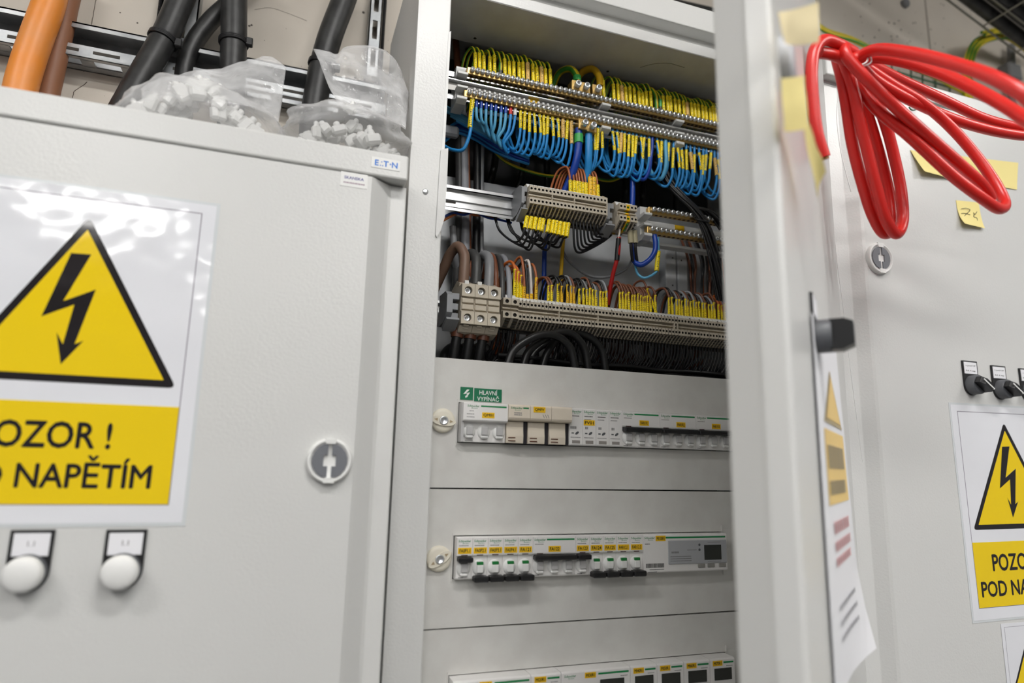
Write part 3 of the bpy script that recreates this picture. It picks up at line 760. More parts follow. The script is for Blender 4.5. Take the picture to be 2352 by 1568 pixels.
def toggle(t, cx, zc, y, on):
    """rounded rocker housing"""
    mb = MB(); n, k = 22, 5; vs = []
    for j in range(k+1):
        a = math.pi/2*j/k
        for i in range(n):
            b = 2*math.pi*i/n
            vs.append((cx-.3+8*math.cos(a)*math.cos(b)*(1 if math.cos(b) < 0 else .95), y-3.4*math.sin(a), zc+8.6*math.cos(a)*math.sin(b)))
    mb.add(vs, [(j*n+i, j*n+(i+1) % n, (j+1)*n+(i+1) % n, (j+1)*n+i) for j in range(k) for i in range(n)], 0, True)
    tg = mb.build('toggle', WHITE, t)
    if on:
        MB().cbox(cx-3.8, cx+3.8, y-5, y-1, zc-5.5, zc+3.2, .8).build('rocker', WHITE, tg)
        MB().cbox(cx-3.8, cx+3.8, y-4.6, y-1, zc+3.2, zc+6.6, .5).build('green_flag', FLAGG, tg, label='green ON flag')
    else:
        MB().cbox(cx-4, cx+4, y-4.6, y-1, zc-4, zc+6, .7).build('rocker', DEVG, tg)
        MB().cbox(cx-4.6, cx+4.6, y-4.2, y-1, zc-8, zc-4.6, 1.2).build('rocker_lip', WHITE, tg)
def breaker(name, label, x, row, n, txt, on, tx=None, w=15.5, group=None, cat='circuit breaker'):
    W = 18*n; y = -12
    t = thing(name, label, cat, (x+W/2, 0, row-22.5), group)
    MB().prism([(8, row-22.5), (y+3, row-22.5), (y+2.4, row-21), (y+2.4, row+2), (y, row+2.6), (y, row+22.2), (8, row+22.5)], 'x', x+.15, x+W-.15).build('body', DEVW, t, bevel=.4)
    st_ = (x+17.2, x+W-1.8) if n > 1 else None
    brand(t, x+8.8, row+18.6, y, 14, st_)
    dashes(t, x+8, row+13.6, y, 11)
    tape(t, txt, (tx if tx is not None else x+W/2), row+8.2, y, w)
    MB().box(x+.2, x+W-.2, y-.06, y, row+3.4, row+3.7).build('window_line', INKGR, t)
    MB().box(x+5, x+12.5, y-.12, y, row+2.8, row+3.9).build('test_mark', mat('brown_print', (70, 44, 40), .6), t)
    for i in range(n): toggle(t, x+9+18*i, row-(10.4 if on else 11), y+2.4, on)
    if on: MB().cbox(x+.7, x+W-.7, y-10, y+2, row-24.6, row-18.2, 1.2).build('lever_bar', BLACKP, t, label='black lever bar in lower position')
    else: MB().cbox(x+.5, x+W-.5, y-8, y+2, row-3.6, row+1.8, 1.2).build('lever_bar', BLACKP, t, label='black lever bar in upper position')
    dashes(t, x+6, row-20.6, y+2.4, 6); return t

# ---- top row
x = 0; row = R1
t = thing('main_switch', 'white three-pole main switch with yellow QM01 label', 'switch', (27, 0, row-22.5))
MB().prism([(8, row-22.5), (-9, row-22.5), (-9.5, row), (-17, row+1), (-18, row+2.5), (-18, row+22), (8, row+22.5)], 'x', .2, 53.8).build('body', DEVW, t, bevel=.5)
MB().box(-.8, 2.5, -14, 2, row-22.3, row+22.3).build('side_rib', DEVG, t)
brand(t, 12, row+18.3, -18, 14, (21, 52))
dashes(t, 10, row+12.5, -18, 5); dashes(t, 9, row+9, -18, 9, lines=2, gap=3.4)
tape(t, 'QM01', 30, row+8.2, -18, 15, 6.4)
for i in range(3): toggle(t, 10+18*i, row-10.4, -9.3, False)
dashes(t, 10, row-20.8, -9, 9)
tg = thing('main_switch_sign', 'green sign HLAVNÍ VYPÍNAČ with white arrow above the main switch', 'sign', (26, 0, 100.5))
gz0, gz1 = 100.8, 116
k = MB().cbox(.4, 15.8, -1, -.1, gz0+.6, gz1+.4, .1).build('arrow_field', SIGNG, tg)
MB().poly([(8+(a-500)*.021, -1.08, 108.6-(b-970)*.0125) for a, b in ARROW][::-1]).build('lightning_arrow', WHITE, k)
k = MB().cbox(17.3, 51.4, -1, -.1, gz0-.4, gz1-.2, .1).build('text_field', SIGNG, tg)
MB().text('HLAVNÍ', 34.5, 111.6, -1.1, h=6.3, w=22, bold=.009, res=2).text('VYPÍNAČ', 34.5, 104.4, -1.1, h=6.6, w=27, bold=.009, res=2).build('lettering', WHITE, k)
fl = ('with green brand print', 'with yellow QMFV label', 'with blank front')
for i in range(3):
    x0 = 54+27*i; y = -20
    t = thing('fuse_holder', 'cream fuse holder '+fl[i], 'fuse holder', (x0+13.5, 0, row-22.5), 'cream fuse holders')
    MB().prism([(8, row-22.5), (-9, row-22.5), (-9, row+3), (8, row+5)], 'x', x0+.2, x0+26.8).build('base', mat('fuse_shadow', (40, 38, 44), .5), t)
    MB().prism([(6, row+3.5), (y+4, row+3.5), (y+1.2, row+4.6), (y, row+7), (y, row+20.5), (y+1.5, row+22.3), (6, row+22.5)], 'x', x0+.2, x0+26.8).build('cap', CREAM, t, bevel=.6)
    MB().prism([(2, row-22.3), (-12.5, row-22.3), (-13.2, row-14), (-12, row-6), (-12, row+3), (2, row+3)], 'x', x0+.4, x0+21.3).build('carrier', CREAM, t, bevel=.7)
    for zz in (-16, -19.6): MB().cbox(x0+2.5, x0+11.5, -13.6, -12.4, row+zz-.5, row+zz+.6, .3).build('vent_slot', HEATB, t)
    if i == 0: brand(t, x0+10, row+18.3, y, 14, (x0+18, x0+25)); dashes(t, x0+12, row+12.5, y, 10, 1.3, lines=2)
    if i == 1:
        tape(t, 'QMFV', x0+11.5, row+17.4, y, 15, 6.6)
        mb = MB()
        for q in range(3): mb.tube([(x0+16+3*q, y-.1, row+12), (x0+17+3*q, y-.1, row+10), (x0+18+3*q, y-.1, row+8)], .3, 4)
        mb.build('fuse_symbol', INKGR, t)
lab4 = ('first, beside the fuse holders', 'second, with yellow FV01 label', 'third of the four', 'last, beside the three-pole breakers')
for i in range(4):
    x0 = 135+18*i; y = -11
    t = thing('surge_arrester', 'narrow white surge arrester module, '+lab4[i], 'surge arrester', (x0+9, 0, row-22.5), 'surge arrester modules')
    MB().prism([(8, row-22.5), (y+1, row-22.5), (y, row-21), (y, row+21.5), (y+1, row+22.5), (8, row+22.5)], 'x', x0+.15, x0+17.85).build('body', DEVW, t, bevel=.4)
    brand(t, x0+9, row+18.6, y, 14.5); dashes(t, x0+8, row+13, y, 11, 1.1, INK)
    if i: dashes(t, x0+7, row+9.4, y, 9)
    if i == 1: tape(t, 'FV01', x0+8.8, row+5.4, y, 15, 6.6)
    dashes(t, x0+5.5, row-1, y, 4 if i else 8, 3)
    ov = MB().prism([(x0+10.5+2.4*math.cos(a)+.4*math.sin(a), row-7.5+1.8*math.sin(a)+.8*math.cos(a)) for a in [2*math.pi*k/16 for k in range(16)]], 'y', y-.15, y+.1); ov.build('indicator_dot', DARKG, t)
    MB().box(x0+3.2, x0+6.4, y-.12, y, row-8.4, row-6.9).build('indicator_mark', DARKG, t)
    dashes(t, x0+8.5, row-12.8, y, 13)
    k = MB().cbox(x0+4, x0+14.5, y-.2, y+.2, row-20, row-16.2, .2).build('test_window', mat('window_shadow', (150, 144, 140), .5), t)
for i, s_ in enumerate(('FAR01R1', 'FAR1R2', 'FAR1R3')):
    breaker('circuit_breaker', 'white three-pole breaker with yellow %s label in the top row' % s_, 207+54*i, row, 3, s_, False, 207+54*i+31, 13.5)
breaker('circuit_breaker', 'three-pole breaker at the right end of the top row, mostly behind the door', 369, row, 3, 'FAR1R4', False, 396, 13.5)
# ---- middle row
row = R2
for i, (s_, on) in enumerate((('FA0P1.1', 0), ('FA0P2.1', 1), ('FA0P3.1', 1), ('FA0P4.1', 1), ('FA121', 1))):
    breaker('circuit_breaker', 'single-pole breaker with yellow %s label in the middle row' % s_, 18*i, row, 1, s_, bool(on))
breaker('circuit_breaker', 'three-pole breaker with yellow FA122 label in the middle row', 90, row, 3, 'FA122', False, 117)
for i, (s_, on) in enumerate((('FA123', 0), ('FA124', 1), ('FA125', 1), ('FAR12.1', 1), ('FAR12.2', 1))):
    breaker('circuit_breaker', ('single-pole breaker with yellow %s label in the middle row' % s_) if i < 3 else ('single-pole breaker labelled %s in the middle row, %s' % (s_, 'last but one before the meter' if i == 3 else 'touching the meter')), 144+18*i, row, 1, s_, bool(on))
x0, x1, y = 234, 355, -13
t = thing('energy_meter', 'wide white energy meter with dark display in the middle row', 'meter', ((x0+x1)/2, 0, row-22.5))
MB().prism([(8, row-22.5), (y+1, row-22.5), (y, row-21), (y, row+21), (y+1.5, row+22.5), (8, row+22.5)], 'x', x0+.2, x1).build('body', DEVW, t, bevel=.5)
MB().cbox(x0+34, x1-1, y-1.2, y, row-13, row+15, .8).build('faceplate', mat('meter_face', (178, 180, 184), .4), t)
brand(t, x0+8.6, row+18.6, y, 14); MB().box(x0+31, x1-2, y-.12, y, row+17.6, row+19.6).build('green_stripe', INKG, t)
tape(t, 'MI100R1', x0+24, row+17.8, y, 14, 6.6)
dashes(t, x0+5.5, row+11.4, y, 7, 1, INK); dashes(t, x0+18, row-18.6, y, 20, .8, INK); dashes(t, x0+12, row-21.3, y, 12, .7, INK)
mb = MB(); x = x0+3.2
while x < x0+28: d = rng.choice((.25, .4, .7)); mb.box(x, x+d, y-.12, y, row-16.5, row-11.5); x += d+.35
mb.build('barcode', INK, t)
MB().cbox(x0+86, x1-9.5, y-1.6, y-1, row-9, row+9, .4).build('display', LCD, t, label='dark display')
for cx in (x0+82, x0+96, x0+113): MB().cbox(cx-5.4, cx+5.4, y-1.2, y+.2, row-18.2, row-13.6, 1).build('push_button', mat('meter_button', (150, 148, 142), .5), t)
for zz in (9.5, 3.5): MB().lathe([(1.5, 0), (1.5, -.4)], (x0+79, y-1.2, row+zz), 'y', 12).build('indicator_dot', DARKG, t)
dashes(t, x0+44, row+1, y-1.2, 11, 2.2); dashes(t, x0+52, row-4, y-1.2, 30, .9, lines=3, gap=2.6); dashes(t, x0+68, row+3.5, y-1.2, 14); dashes(t, x0+101, row+12.4, y-1.2, 20, .7); dashes(t, x0+101, row-11, y-1.2, 20, .7)
# ---- lowest row
row = R3; y = -20
lo = [(-1, 87, 'RU'), (87, 123, 'RU'), (123, 210, 'RU'), (210, 245.5, 'RU'), (245.5, 282, 'RU'), (282, 319, 'RU'), (319, 355, 'RU')]
nm = ('wide white device at the left end of the lowest row', 'narrow white module with a buff label in the lowest row', 'wide white meter in the middle of the lowest row', 'small white meter, leftmost of four in the lowest row', 'small white meter, second of four in the lowest row', 'small white meter, third of four in the lowest row', 'small white meter at the right end of the lowest row')
for i, (x0, x1, s_) in enumerate(lo):
    t = thing('power_meter', nm[i], 'meter', ((x0+x1)/2, 0, row-22.5))
    MB().prism([(8, row-22.5), (y+1, row-22.5), (y, row-21), (y, row+21), (y+2, row+22.5), (8, row+22.5)], 'x', x0+.3, x1-.3).build('body', DEVW, t, bevel=.5)
    wide = x1-x0 > 60
    tape(t, 'MI%d0R1' % (i+1), x0+(36 if wide else 11), row+17.2, y, 14, 6)
    MB().box(x0+(46 if wide else 19.5), x1-2, y-.12, y, row+16.8, row+18.8).build('green_stripe', INKG, t)
    if wide: brand(t, x0+11, row+17.8, y, 14)
    if i >= 2:
        a, b = (x0+48, x1-8) if wide else (x0+6, x1-5)
        MB().cbox(a, b, y-.8, y+.2, row-2, row+11.5, .4).build('display', LCD, t, label='dark display')
    dashes(t, x1-8, row+13.6, y, 9, .8); dashes(t, x0+12, row-6, y, 12, .9, lines=2)

# ================================================================== inside: busbars
def busbar(label, x0, x1, yf, zc, pitch, lip=True):
    """brass strip, screws on the front, holes on the underside"""
    t = thing('busbar', label, 'busbar', ((x0+x1)/2, yf, zc-5))
    mb = MB().cbox(x0, x1, yf, yf+9, zc-5, zc+5, .6); mb.build('bar', BRASS, t)
    n = int((x1-x0-8)/pitch); sc = ho = None
    for i in range(n):
        x = x0+7+pitch*i
        if sc is None:
            sc = MB().lathe([(3.1, 0), (3.45, -1.5), (3.4, -4.2), (2.8, -5), (.4, -5.1)], (x, yf+.1, zc+1), 'y', 12).build('clamp_screw', ZINC, t)
            sl = MB().box(x-2, x+2, yf-5.2, yf-5.05, zc+.65, zc+1.35).box(x-.35, x+.35, yf-5.2, yf-5.05, zc-1, zc+3).build('screw_slot', GREYD, sc)
            ho = MB().lathe([(2.3, -.15), (2.3, .3)], (x, yf+4.8, zc-5), 'z', 10).build('wire_hole', BRASSD, t)
            xs = x
        else:
            for o in (sc, ho):
                c = o.copy(); col.objects.link(c); c.parent = t; c.location = o.location+Vector(((x-xs)*S, 0, 0))
                for ch in o.children: c2 = ch.copy(); col.objects.link(c2); c2.parent = c
    return t
YB = 35; ZU, ZLo = 548.0, 513.7
busbar('upper brass busbar carrying the green-yellow earth wires', 3, 468, YB, ZU, 7.15)
busbar('lower brass busbar carrying the blue neutral wires', 0, 468, YB, ZLo, 7.15)
def clamp(label, px, py, Y, grp):
    p = P(px, py, Y); t = thing('busbar_clamp', label, 'clamp', (p.x, Y, p.z-8), grp)
    MB().cbox(p.x-7.5, p.x+7.5, Y, Y+16, p.z-8, p.z+8, .8).build('block', BRASS, t)
    MB().lathe([(4.6, 0), (4.6, -7), (3.9, -7.6), (2.6, -7.4), (2.4, -4), (.3, -4)], (p.x, Y+.1, p.z), 'y', 14).build('set_screw', ZINC, t)
for i, (a, b, lb) in enumerate(((1325, 196, 'leftmost on the upper bar'), (1345, 201, 'middle one on the upper bar'), (1372, 206, 'rightmost on the upper bar'), (1341, 285, 'left one under the lower bar'), (1360, 291, 'right one under the lower bar'))):
    clamp('square brass busbar clamp, '+lb, a, b, YB-5, 'large busbar clamps')
# rail behind the bars and plastic supports
yr = YB+11; zr0, zr1 = ZLo+7.5, ZU-13
t = thing('support_rail', 'bright support rail between the two long brass bars', 'rail', (220, yr, zr0))
MB().box(XL1, 470, yr, yr+2, zr0, zr1).build('web', mat('rail_grey', (176, 174, 170), .45, .3), t); MB().cbox(XL1, 470, yr-6, yr+2, zr1-2.5, zr1, .6).build('lip', ALU, t)
MB().box(XL1, 470, yr+6, yr+8, ZU-3, ZU+4).build('rear_lip', ALU, t); MB().box(XL1, 470, yr+6, yr+8, ZLo-2, ZLo+5).build('rear_lip', ALU, t)
k0 = MB().cbox(14, 17.2, yr-7, yr-1, zr0+2, zr0+6, .6).build('peg', WHITE, t)
for i in range(1, 60):
    c = k0.copy(); col.objects.link(c); c.parent = t; c.location = k0.location+Vector((7.15*i*S, 0, 0))
for lb, px in (('at the left end', 1062), ('in the middle', 1393), ('towards the right', 1560)):
    x = P(px, 230, YB).x
    t = thing('busbar_support', 'milky plastic busbar support '+lb+' of the long brass bars', 'support', (x, 130, 552), 'supports of the long brass bars')
    MB().prism([(YB+6, ZLo-14), (YB+33, ZLo-14), (YB+33, ZU+8), (YB+8, ZU+8), (YB+8, ZU+5), (YB+10, ZU-5.2), (YB-3, ZU-5.2), (YB-3, ZU-9), (YB+16, ZU-12), (YB+16, ZLo+9), (YB-3, ZLo+9), (YB-3, ZLo+5.4), (YB+10, ZLo+5), (YB+10, ZLo-6), (YB-2, ZLo-6), (YB-2, ZLo-10)], 'x', x-8, x+6).build('arm', MILK, t, bevel=.8)
# translucent insulating strip with bright lower edge
t = MB().box(15, 470, YB+14, YB+16, ZLo-15, ZLo-11); t.build('insulating_strip', MILK, label='pale plastic strip under the lower brass bar', cat='strip')
for a, b in ((1226, 230), (1508, 310)):
    p = P(a, b, yr); MB().cbox(p.x-8, p.x+8, yr-.8, yr-.05, p.z-5, p.z+5, .2).build('rail_marker', TAPEY, label='small yellow marker on the support rail '+('left' if a < 1400 else 'right')+' of its middle', cat='marker')

# ================================================================== wires on the long bars
def tubewire(name, pts, r, m, label, group=None, cat='wire', parent=None, k=6, n=8):
    return MB().tube(spline(pts, k), r, n).build(name, m, parent, label=label, cat=cat, group=group)
def sleeve(o, p0, p1, r, m):
    q = p0.lerp(p1, .5)
    return MB().tube([p0, p0.lerp(p1, .33), q, p0.lerp(p1, .67), p1], r, 10).build('marker_sleeve', m, o)
def barx(px, z): # X of a pixel column on the bar line
    lo_, hi_ = 0, 1568
    for _ in range(24):
        mid = (lo_+hi_)/2
        if P(px, mid, YB+4).z > z: lo_ = mid
        else: hi_ = mid
    return P(px, lo_, YB+4).x
pe1 = [1092.6, 1102.5, 1112.5, 1126.3, 1137, 1150, 1160.7, 1171.4, 1181.4, 1193.6, 1202.8, 1213.5, 1225.7, 1234.9, 1245.6, 1254.8, 1265.5]
pe2 = [1388, 1411.6, 1422, 1431, 1440, 1449.4, 1459.6, 1470.4, 1478.6, 1487, 1497.3, 1508.6, 1517.8, 1526, 1536, 1543, 1553.5, 1562.7, 1572.9, 1581, 1591.2, 1599, 1607, 1616.7, 1624.5, 1634, 1641, 1647, 1655, 1663]
rr = random.Random(3)
for gi, L in enumerate((pe1, pe2)):
    for i, px in enumerate(L):
        z0 = ZU+5; x = barx(px, ZU+12); y = YB+5
        h = rr.uniform(25, 31)*(1 if gi == 0 else .98); dx = rr.uniform(-13, -7); up = rr.uniform(10, 15)
        big = gi == 1 and i == 11; nosl = (gi == 0 and i == 5) or big or (gi == 1 and i == 12)
        r = 3.0 if big else 1.7
        tipx = x-h*.03
        pts = [(x, y, z0-3), (x, y, z0+h*.5), (tipx, y+1, z0+h), (tipx+dx*.35, y+7, z0+h+up), (tipx+dx*.9, y+19, z0+h+up*.6), (tipx+dx*1.2, y+28, z0+h*.5), (tipx+dx*1.1, y+34, z0-10), (tipx+dx*.9, y+46, z0-26), (tipx+dx*.5, y+90, z0-20)]
        lab = 'yellow-sleeved earth wire, %s from left in the %s group of the upper bar' % (nth(i+1), ('left', 'right')[gi])
        if nosl: lab = ('thick green-yellow earth wire without sleeve in the right group' if big else 'green-yellow earth wire with bare dark ferrule at the %s of the upper brass bar' % ('left part' if gi == 0 else 'right part'))
        o = tubewire('earth_wire', pts, r, EARTH, lab, 'earth wires, %s group' % ('left' if gi == 0 else 'right'))
        if not nosl:
            buff = (gi, i) in ((0, 11), (1, 3), (1, 19), (0, 14))
            if buff: o['label'] = 'green-yellow earth wire with buff sleeve, %s' % {(0, 11): 'in the left group', (1, 3): 'third from the middle in the right group', (1, 19): 'far right in the right group', (0, 14): 'near the end of the left group'}[(gi, i)]
            sleeve(o, Vector((x, y, z0+.5)), Vector((tipx, y+1, z0+h)), 2.9 if buff else 2.5, SLEEVEB if buff else SLEEVE)
        elif not big:
            sleeve(o, Vector((x, y, z0)), Vector((x, y, z0+8)), 2.7, GREYK); sleeve(o, Vector((x, y, z0+8)), Vector((x, y, z0+20)), 2.5, GREENF if gi else EARTH)
# thick earth wires into the clamps
for a, b, c, lb in ((1320, 1300, 1328, 'left'), (1371, 1355, 1345, 'right')):
    p = P(a+5, 188, YB+6)
    o = tubewire('earth_conductor', [(p.x, YB+4, p.z-8), (p.x, YB+6, p.z+8), (p.x-6, YB+14, p.z+24), (p.x-16, YB+30, p.z+26), (p.x-22, YB+42, p.z+8), (p.x-22, YB+48, p.z-60)], 5, EARTH if lb == 'left' else YELW, 'thick earth conductor bending into the %s upper brass clamp' % lb, 'thick earth conductors')
    if lb == 'left': sleeve(o, Vector((p.x, YB+5, p.z)), Vector((p.x, YB+6, p.z+8)), 6, GREENF)

nl = [1094.7, 1105.5, 1117, 1128.8, 1139, 1151.4, 1162, 1173.3, 1183.5]
for i, px in enumerate(nl):
    x = barx(px, ZLo-14); y = YB+5; z0 = ZLo-5; f = i/8
    low = P(1104+52*f+6*(i % 2), 300+48*f, YB+13)
    pts = [(x, y, z0+2), (x, y, z0-14), (x+(low.x-x)*.25, y+2, z0-26-8*f), (low.x, YB+12, low.z+10), (low.x+7, YB+18, low.z+2), (low.x+12, YB+26, low.z+10), (low.x+4, YB+37, low.z+22), (low.x-26, YB+43, low.z+36), (low.x-60, YB+45, low.z+50)]
    o = tubewire('neutral_wire', pts, 2.15 if i < 8 else 1.9, LBLUE if i < 7 else BLUE, 'light blue wire with %s ferrule, %s from left on the lower brass bar' % ('dark blue' if i < 7 else ('red' if i == 7 else 'white'), nth(i+2)), 'light blue neutral wires')
    sleeve(o, Vector((x, y, z0)), Vector((x, y, z0-10)), 2.6, DBLUE if i < 7 else (mat('red_ferrule', (222, 52, 44), .4) if i == 7 else WHITE))
x = barx(1084, ZLo-14)
o = tubewire('neutral_wire', [(x, YB+3, ZLo-6), (x, YB+2, ZLo-30), (x-3, YB+4, ZLo-62), (x-10, YB+8, ZLo-78), (x-22, YB+16, ZLo-76), (x-34, YB+26, ZLo-66)], 2.4, BLUE, 'blue neutral wire with long yellow sleeve at the far left of the lower brass bar')
sleeve(o, Vector((x, YB+3, ZLo-6)), Vector((x-2, YB+3, ZLo-47)), 3.4, SLEEVE)
n1 = [1196, 1206, 1216.5, 1226.7, 1239, 1249, 1258.6, 1269, 1281.4, 1293.3, 1303.9, 1312.7]
n2 = [1330+q/4.9 for q in (172, 220, 262, 380, 432, 485, 518, 570, 612, 652, 703, 742, 795, 830, 882, 935, 978, 1020, 1070, 1115, 1160, 1212, 1258, 1305, 1355, 1405, 1440, 1495, 1530, 1570, 1610)]
for gi, L in enumerate((n1, n2)):
    for i, px in enumerate(L):
        x = barx(px, ZLo-20); y = YB+5; z0 = ZLo-5
        dn = 0 if gi == 0 else (3 if i < 18 else rr.uniform(4, 14))
        h = rr.uniform(27, 36); dr = rr.uniform(22, 32); dx = rr.uniform(-15, -8); lean = rr.uniform(-1, 3) if gi == 0 else rr.uniform(-4, 4)
        thick = gi == 1 and i == 16; dark = gi == 1 and i == 13
        buff = (gi, i) in ((0, 9), (1, 5), (1, 22), (0, 11), (1, 28))
        r = 3.2 if thick else (2.8 if dark else 1.95)
        pts = [(x, y, z0+2), (x+lean*.3, y, z0-dn-h*.5), (x+lean, y, z0-dn-h), (x+lean-1, y+3, z0-dn-h-dr*.6), (x+lean+dx*.4, y+9, z0-dn-h-dr), (x+lean+dx, y+18, z0-dn-h-dr*.7), (x+lean+dx*1.35, y+26, z0-dn-h), (x+lean+dx*1.3, y+34, z0-18), (x+lean+dx, y+40, z0+6)]
        side = 'middle' if gi == 0 else 'right part'
        lab = 'yellow-sleeved blue wire, %s from left, %s the clamps under the lower bar' % (nth(i+1), ('left of', 'right of')[gi])
        if thick: lab = 'thick light blue neutral wire without sleeve in the right group'
        if dark: lab = 'dark blue ferruled neutral wire without sleeve in the right group'
        if buff: lab = 'blue neutral wire with buff sleeve, %s' % {(0, 9): 'left of the brass clamps', (1, 5): 'just right of the brass clamps', (1, 22): 'in the right group', (0, 11): 'touching the brass clamps', (1, 28): 'beside the open door'}[(gi, i)]
        o = tubewire('neutral_wire', pts, r, LBLUE if thick else (DBLUE if dark else BLUE), lab, 'neutral wires with sleeves')
        if not (thick or dark): sleeve(o, Vector((x+lean*.1, y, z0-dn-.5)), Vector((x+lean, y, z0-dn-h)), 2.25 if not buff else 2.7, SLEEVEB if buff else SLEEVE)
for a, b, m, lb in ((1329, 330, DBLUE, 'with green collar '), (1352, 335, BLUE, '')):
    p = P(a, 305, YB+3); q = P(a-14 if lb else a-2, 400, YB+10)
    o = tubewire('neutral_conductor', [(p.x, YB+3, p.z+6), (p.x, YB+3, p.z-18), (p.x+(q.x-p.x)*.35, YB+5, p.z-40), (q.x, YB+12, q.z), (q.x-12, YB+30, q.z-40)], 5.4, m, 'thick blue neutral conductor %sunder the brass clamps' % lb, 'thick neutral conductors', n=14)
    if lb: sleeve(o, Vector((p.x, YB+3, p.z-3)), Vector((p.x, YB+3, p.z-16)), 6.6, GREENF)

# ================================================================== terminal rails
def din_rail(label, x0, x1, yf, zc):
    t = thing('din_rail', label, 'rail', ((x0+x1)/2, yf, zc-17.5))
    MB().box(x0, x1, yf+6, yf+7.2, zc-13, zc+13).build('web', ALU, t)
    MB().box(x0, x1, yf, yf+1.2, zc+12.5, zc+17.5).box(x0, x1, yf, yf+7, zc+12.5, zc+13.6).build('upper_lip', ALU, t)
    MB().box(x0, x1, yf, yf+1.2, zc-17.5, zc-12.5).box(x0, x1, yf, yf+7, zc-13.6, zc-12.5).build('lower_lip', ALU, t)
    MB().box(x0, x1, yf+3, yf+6, zc-1.5, zc+2.5).build('rib', ALU, t)
    for x in (x0+30,): MB().cbox(x-6, x+9, yf+5.4, yf+6.1, zc-5.5, zc-2.5, 1).build('slot', GREYD, t)
def hole_plate(mb, x0, x1, y, z0, z1, r, depth, n=10):
    """front face with a round recess"""
    cx, cz = (x0+x1)/2, (z0+z1)/2; ring = [(cx+r*math.cos(2*math.pi*i/n), cz+r*math.sin(2*math.pi*i/n)) for i in range(n)]
    out = []
    for a, b in ring:
        dx, dz = a-cx, b-cz; s_ = min((x1-cx)/abs(dx) if abs(dx) > 1e-6 else 1e9, (z1-cz)/abs(dz) if abs(dz) > 1e-6 else 1e9); out.append((cx+dx*s_, cz+dz*s_))
    vs = [(a, y, b) for a, b in out]+[(a, y, b) for a, b in ring]+[(a, y+depth, b) for a, b in ring]
    mb.add(vs, [(i, (i+1) % n, n+(i+1) % n, n+i) for i in range(n)], 0)
    for i in range(n):
        p, q = out[i], out[(i+1) % n]
        if abs(p[0]-q[0]) > 1e-6 and abs(p[1]-q[1]) > 1e-6:
            c = (max(p[0], q[0]) if p[0]+q[0] > 2*cx else min(p[0], q[0]), max(p[1], q[1]) if p[1]+q[1] > 2*cz else min(p[1], q[1]))
            mb.add([(p[0], y, p[1]), (c[0], y, c[1]), (q[0], y, q[1])], [(0, 1, 2)], 0)
    mb.add(vs, [(n+i, n+(i+1) % n, 2*n+(i+1) % n, 2*n+i) for i in range(n)], 1); mb.add(vs, [list(range(2*n, 3*n))], 1)
def terminal(name, label, cat, x, w, yf, zc, hf=12.6, hole=1.7, group=None, m=GREYP, tagged=True, deep=42, m2=GREYD, slots=True):
    """zc: middle of the front face, hf: half of its height"""
    t = thing(name, label, cat, (x+w/2, yf, zc-hf), group); g = .12; b0, b1 = x+g, x+w-g
    mb = MB(); bh = hf*.68
    for sg in (1, -1):
        z0, z1 = (zc+hf-bh, zc+hf) if sg > 0 else (zc-hf, zc-hf+bh)
        hole_plate(mb, b0, b1, yf, z0, z1, min(hole, w*.36), 3)
        # corner fill of the octagon
        mb.box(b0, b1, yf+3.2, yf+9, z0, z1)
        mb.add([(b0, yf, z0), (b1, yf, z0), (b1, yf+3.2, z0), (b0, yf+3.2, z0)], [(0, 1, 2, 3)]); mb.add([(b0, yf, z1), (b1, yf, z1), (b1, yf+3.2, z1), (b0, yf+3.2, z1)], [(3, 2, 1, 0)])
        mb.add([(b0, yf, z0), (b0, yf, z1), (b0, yf+3.2, z1), (b0, yf+3.2, z0)], [(0, 1, 2, 3)]); mb.add([(b1, yf, z0), (b1, yf, z1), (b1, yf+3.2, z1), (b1, yf+3.2, z0)], [(3, 2, 1, 0)])
    mb.box(b0, b1, yf+7, yf+12, zc-hf+bh, zc+hf-bh)
    mb.box(b0, b1, yf+2.5, yf+9, zc-.7, zc+.9)
    # sloped shoulders and foot, extruded profile behind the front
    mb.prism([(yf+9, zc-hf), (yf+9, zc+hf), (yf+15, zc+hf+7), (yf+24, zc+hf+8), (yf+deep, zc+hf-1), (yf+deep, zc-hf+1), (yf+26, zc-hf-9), (yf+17, zc-hf-8.5)], 'x', b0, b1)
    mb.prism([(yf+.8, zc-hf), (yf+9.2, zc-hf), (yf+17.2, zc-hf-8.5), (yf+15.5, zc-hf-9.5)], 'x', b0, b0+w*.38)
    if slots:
        for k in range(3):
            f = (k+.6)/3.4; yy, zz = yf+1+16*f, zc-hf-.4-9*f
            mb.box(b0+w*.42, b1-w*.08, yy, yy+3.2, zz-1.2, zz+.6, 1)
    mb.build('housing', [m, m2], t)
    if tagged: MB().prism([(yf+8.6, zc+hf+.2), (yf+9.4, zc+hf+.2), (yf+15.4, zc+hf+7.4), (yf+14.6, zc+hf+7.8)], 'x', b0+.3, b1-.3).build('marker_tag', WHITE, t)
    return t
def end_bracket(label, x, yf, zc, w=9):
    t = thing('end_bracket', label, 'bracket', (x+w/2, yf, zc-20), 'grey end brackets')
    MB().prism([(yf+4, zc-10), (yf+4, zc+12), (yf+14, zc+18), (yf+46, zc+19), (yf+46, zc-21), (yf+22, zc-20), (yf+10, zc-14)], 'x', x, x+w*.45).build('cheek', BRKT, t)
    for z0, z1 in ((zc+7, zc+15), (zc-5, zc+3), (zc-17, zc-9)): MB().cbox(x+w*.4, x+w, yf+3+(4 if z0 > zc else 8), yf+30, z0, z1, .5).build('lug', BRKT, t)
    MB().prism([(yf+6, zc-16), (yf+3, zc-19), (yf+24, zc-30), (yf+28, zc-24)], 'x', x, x+w).build('foot', BRKT, t)
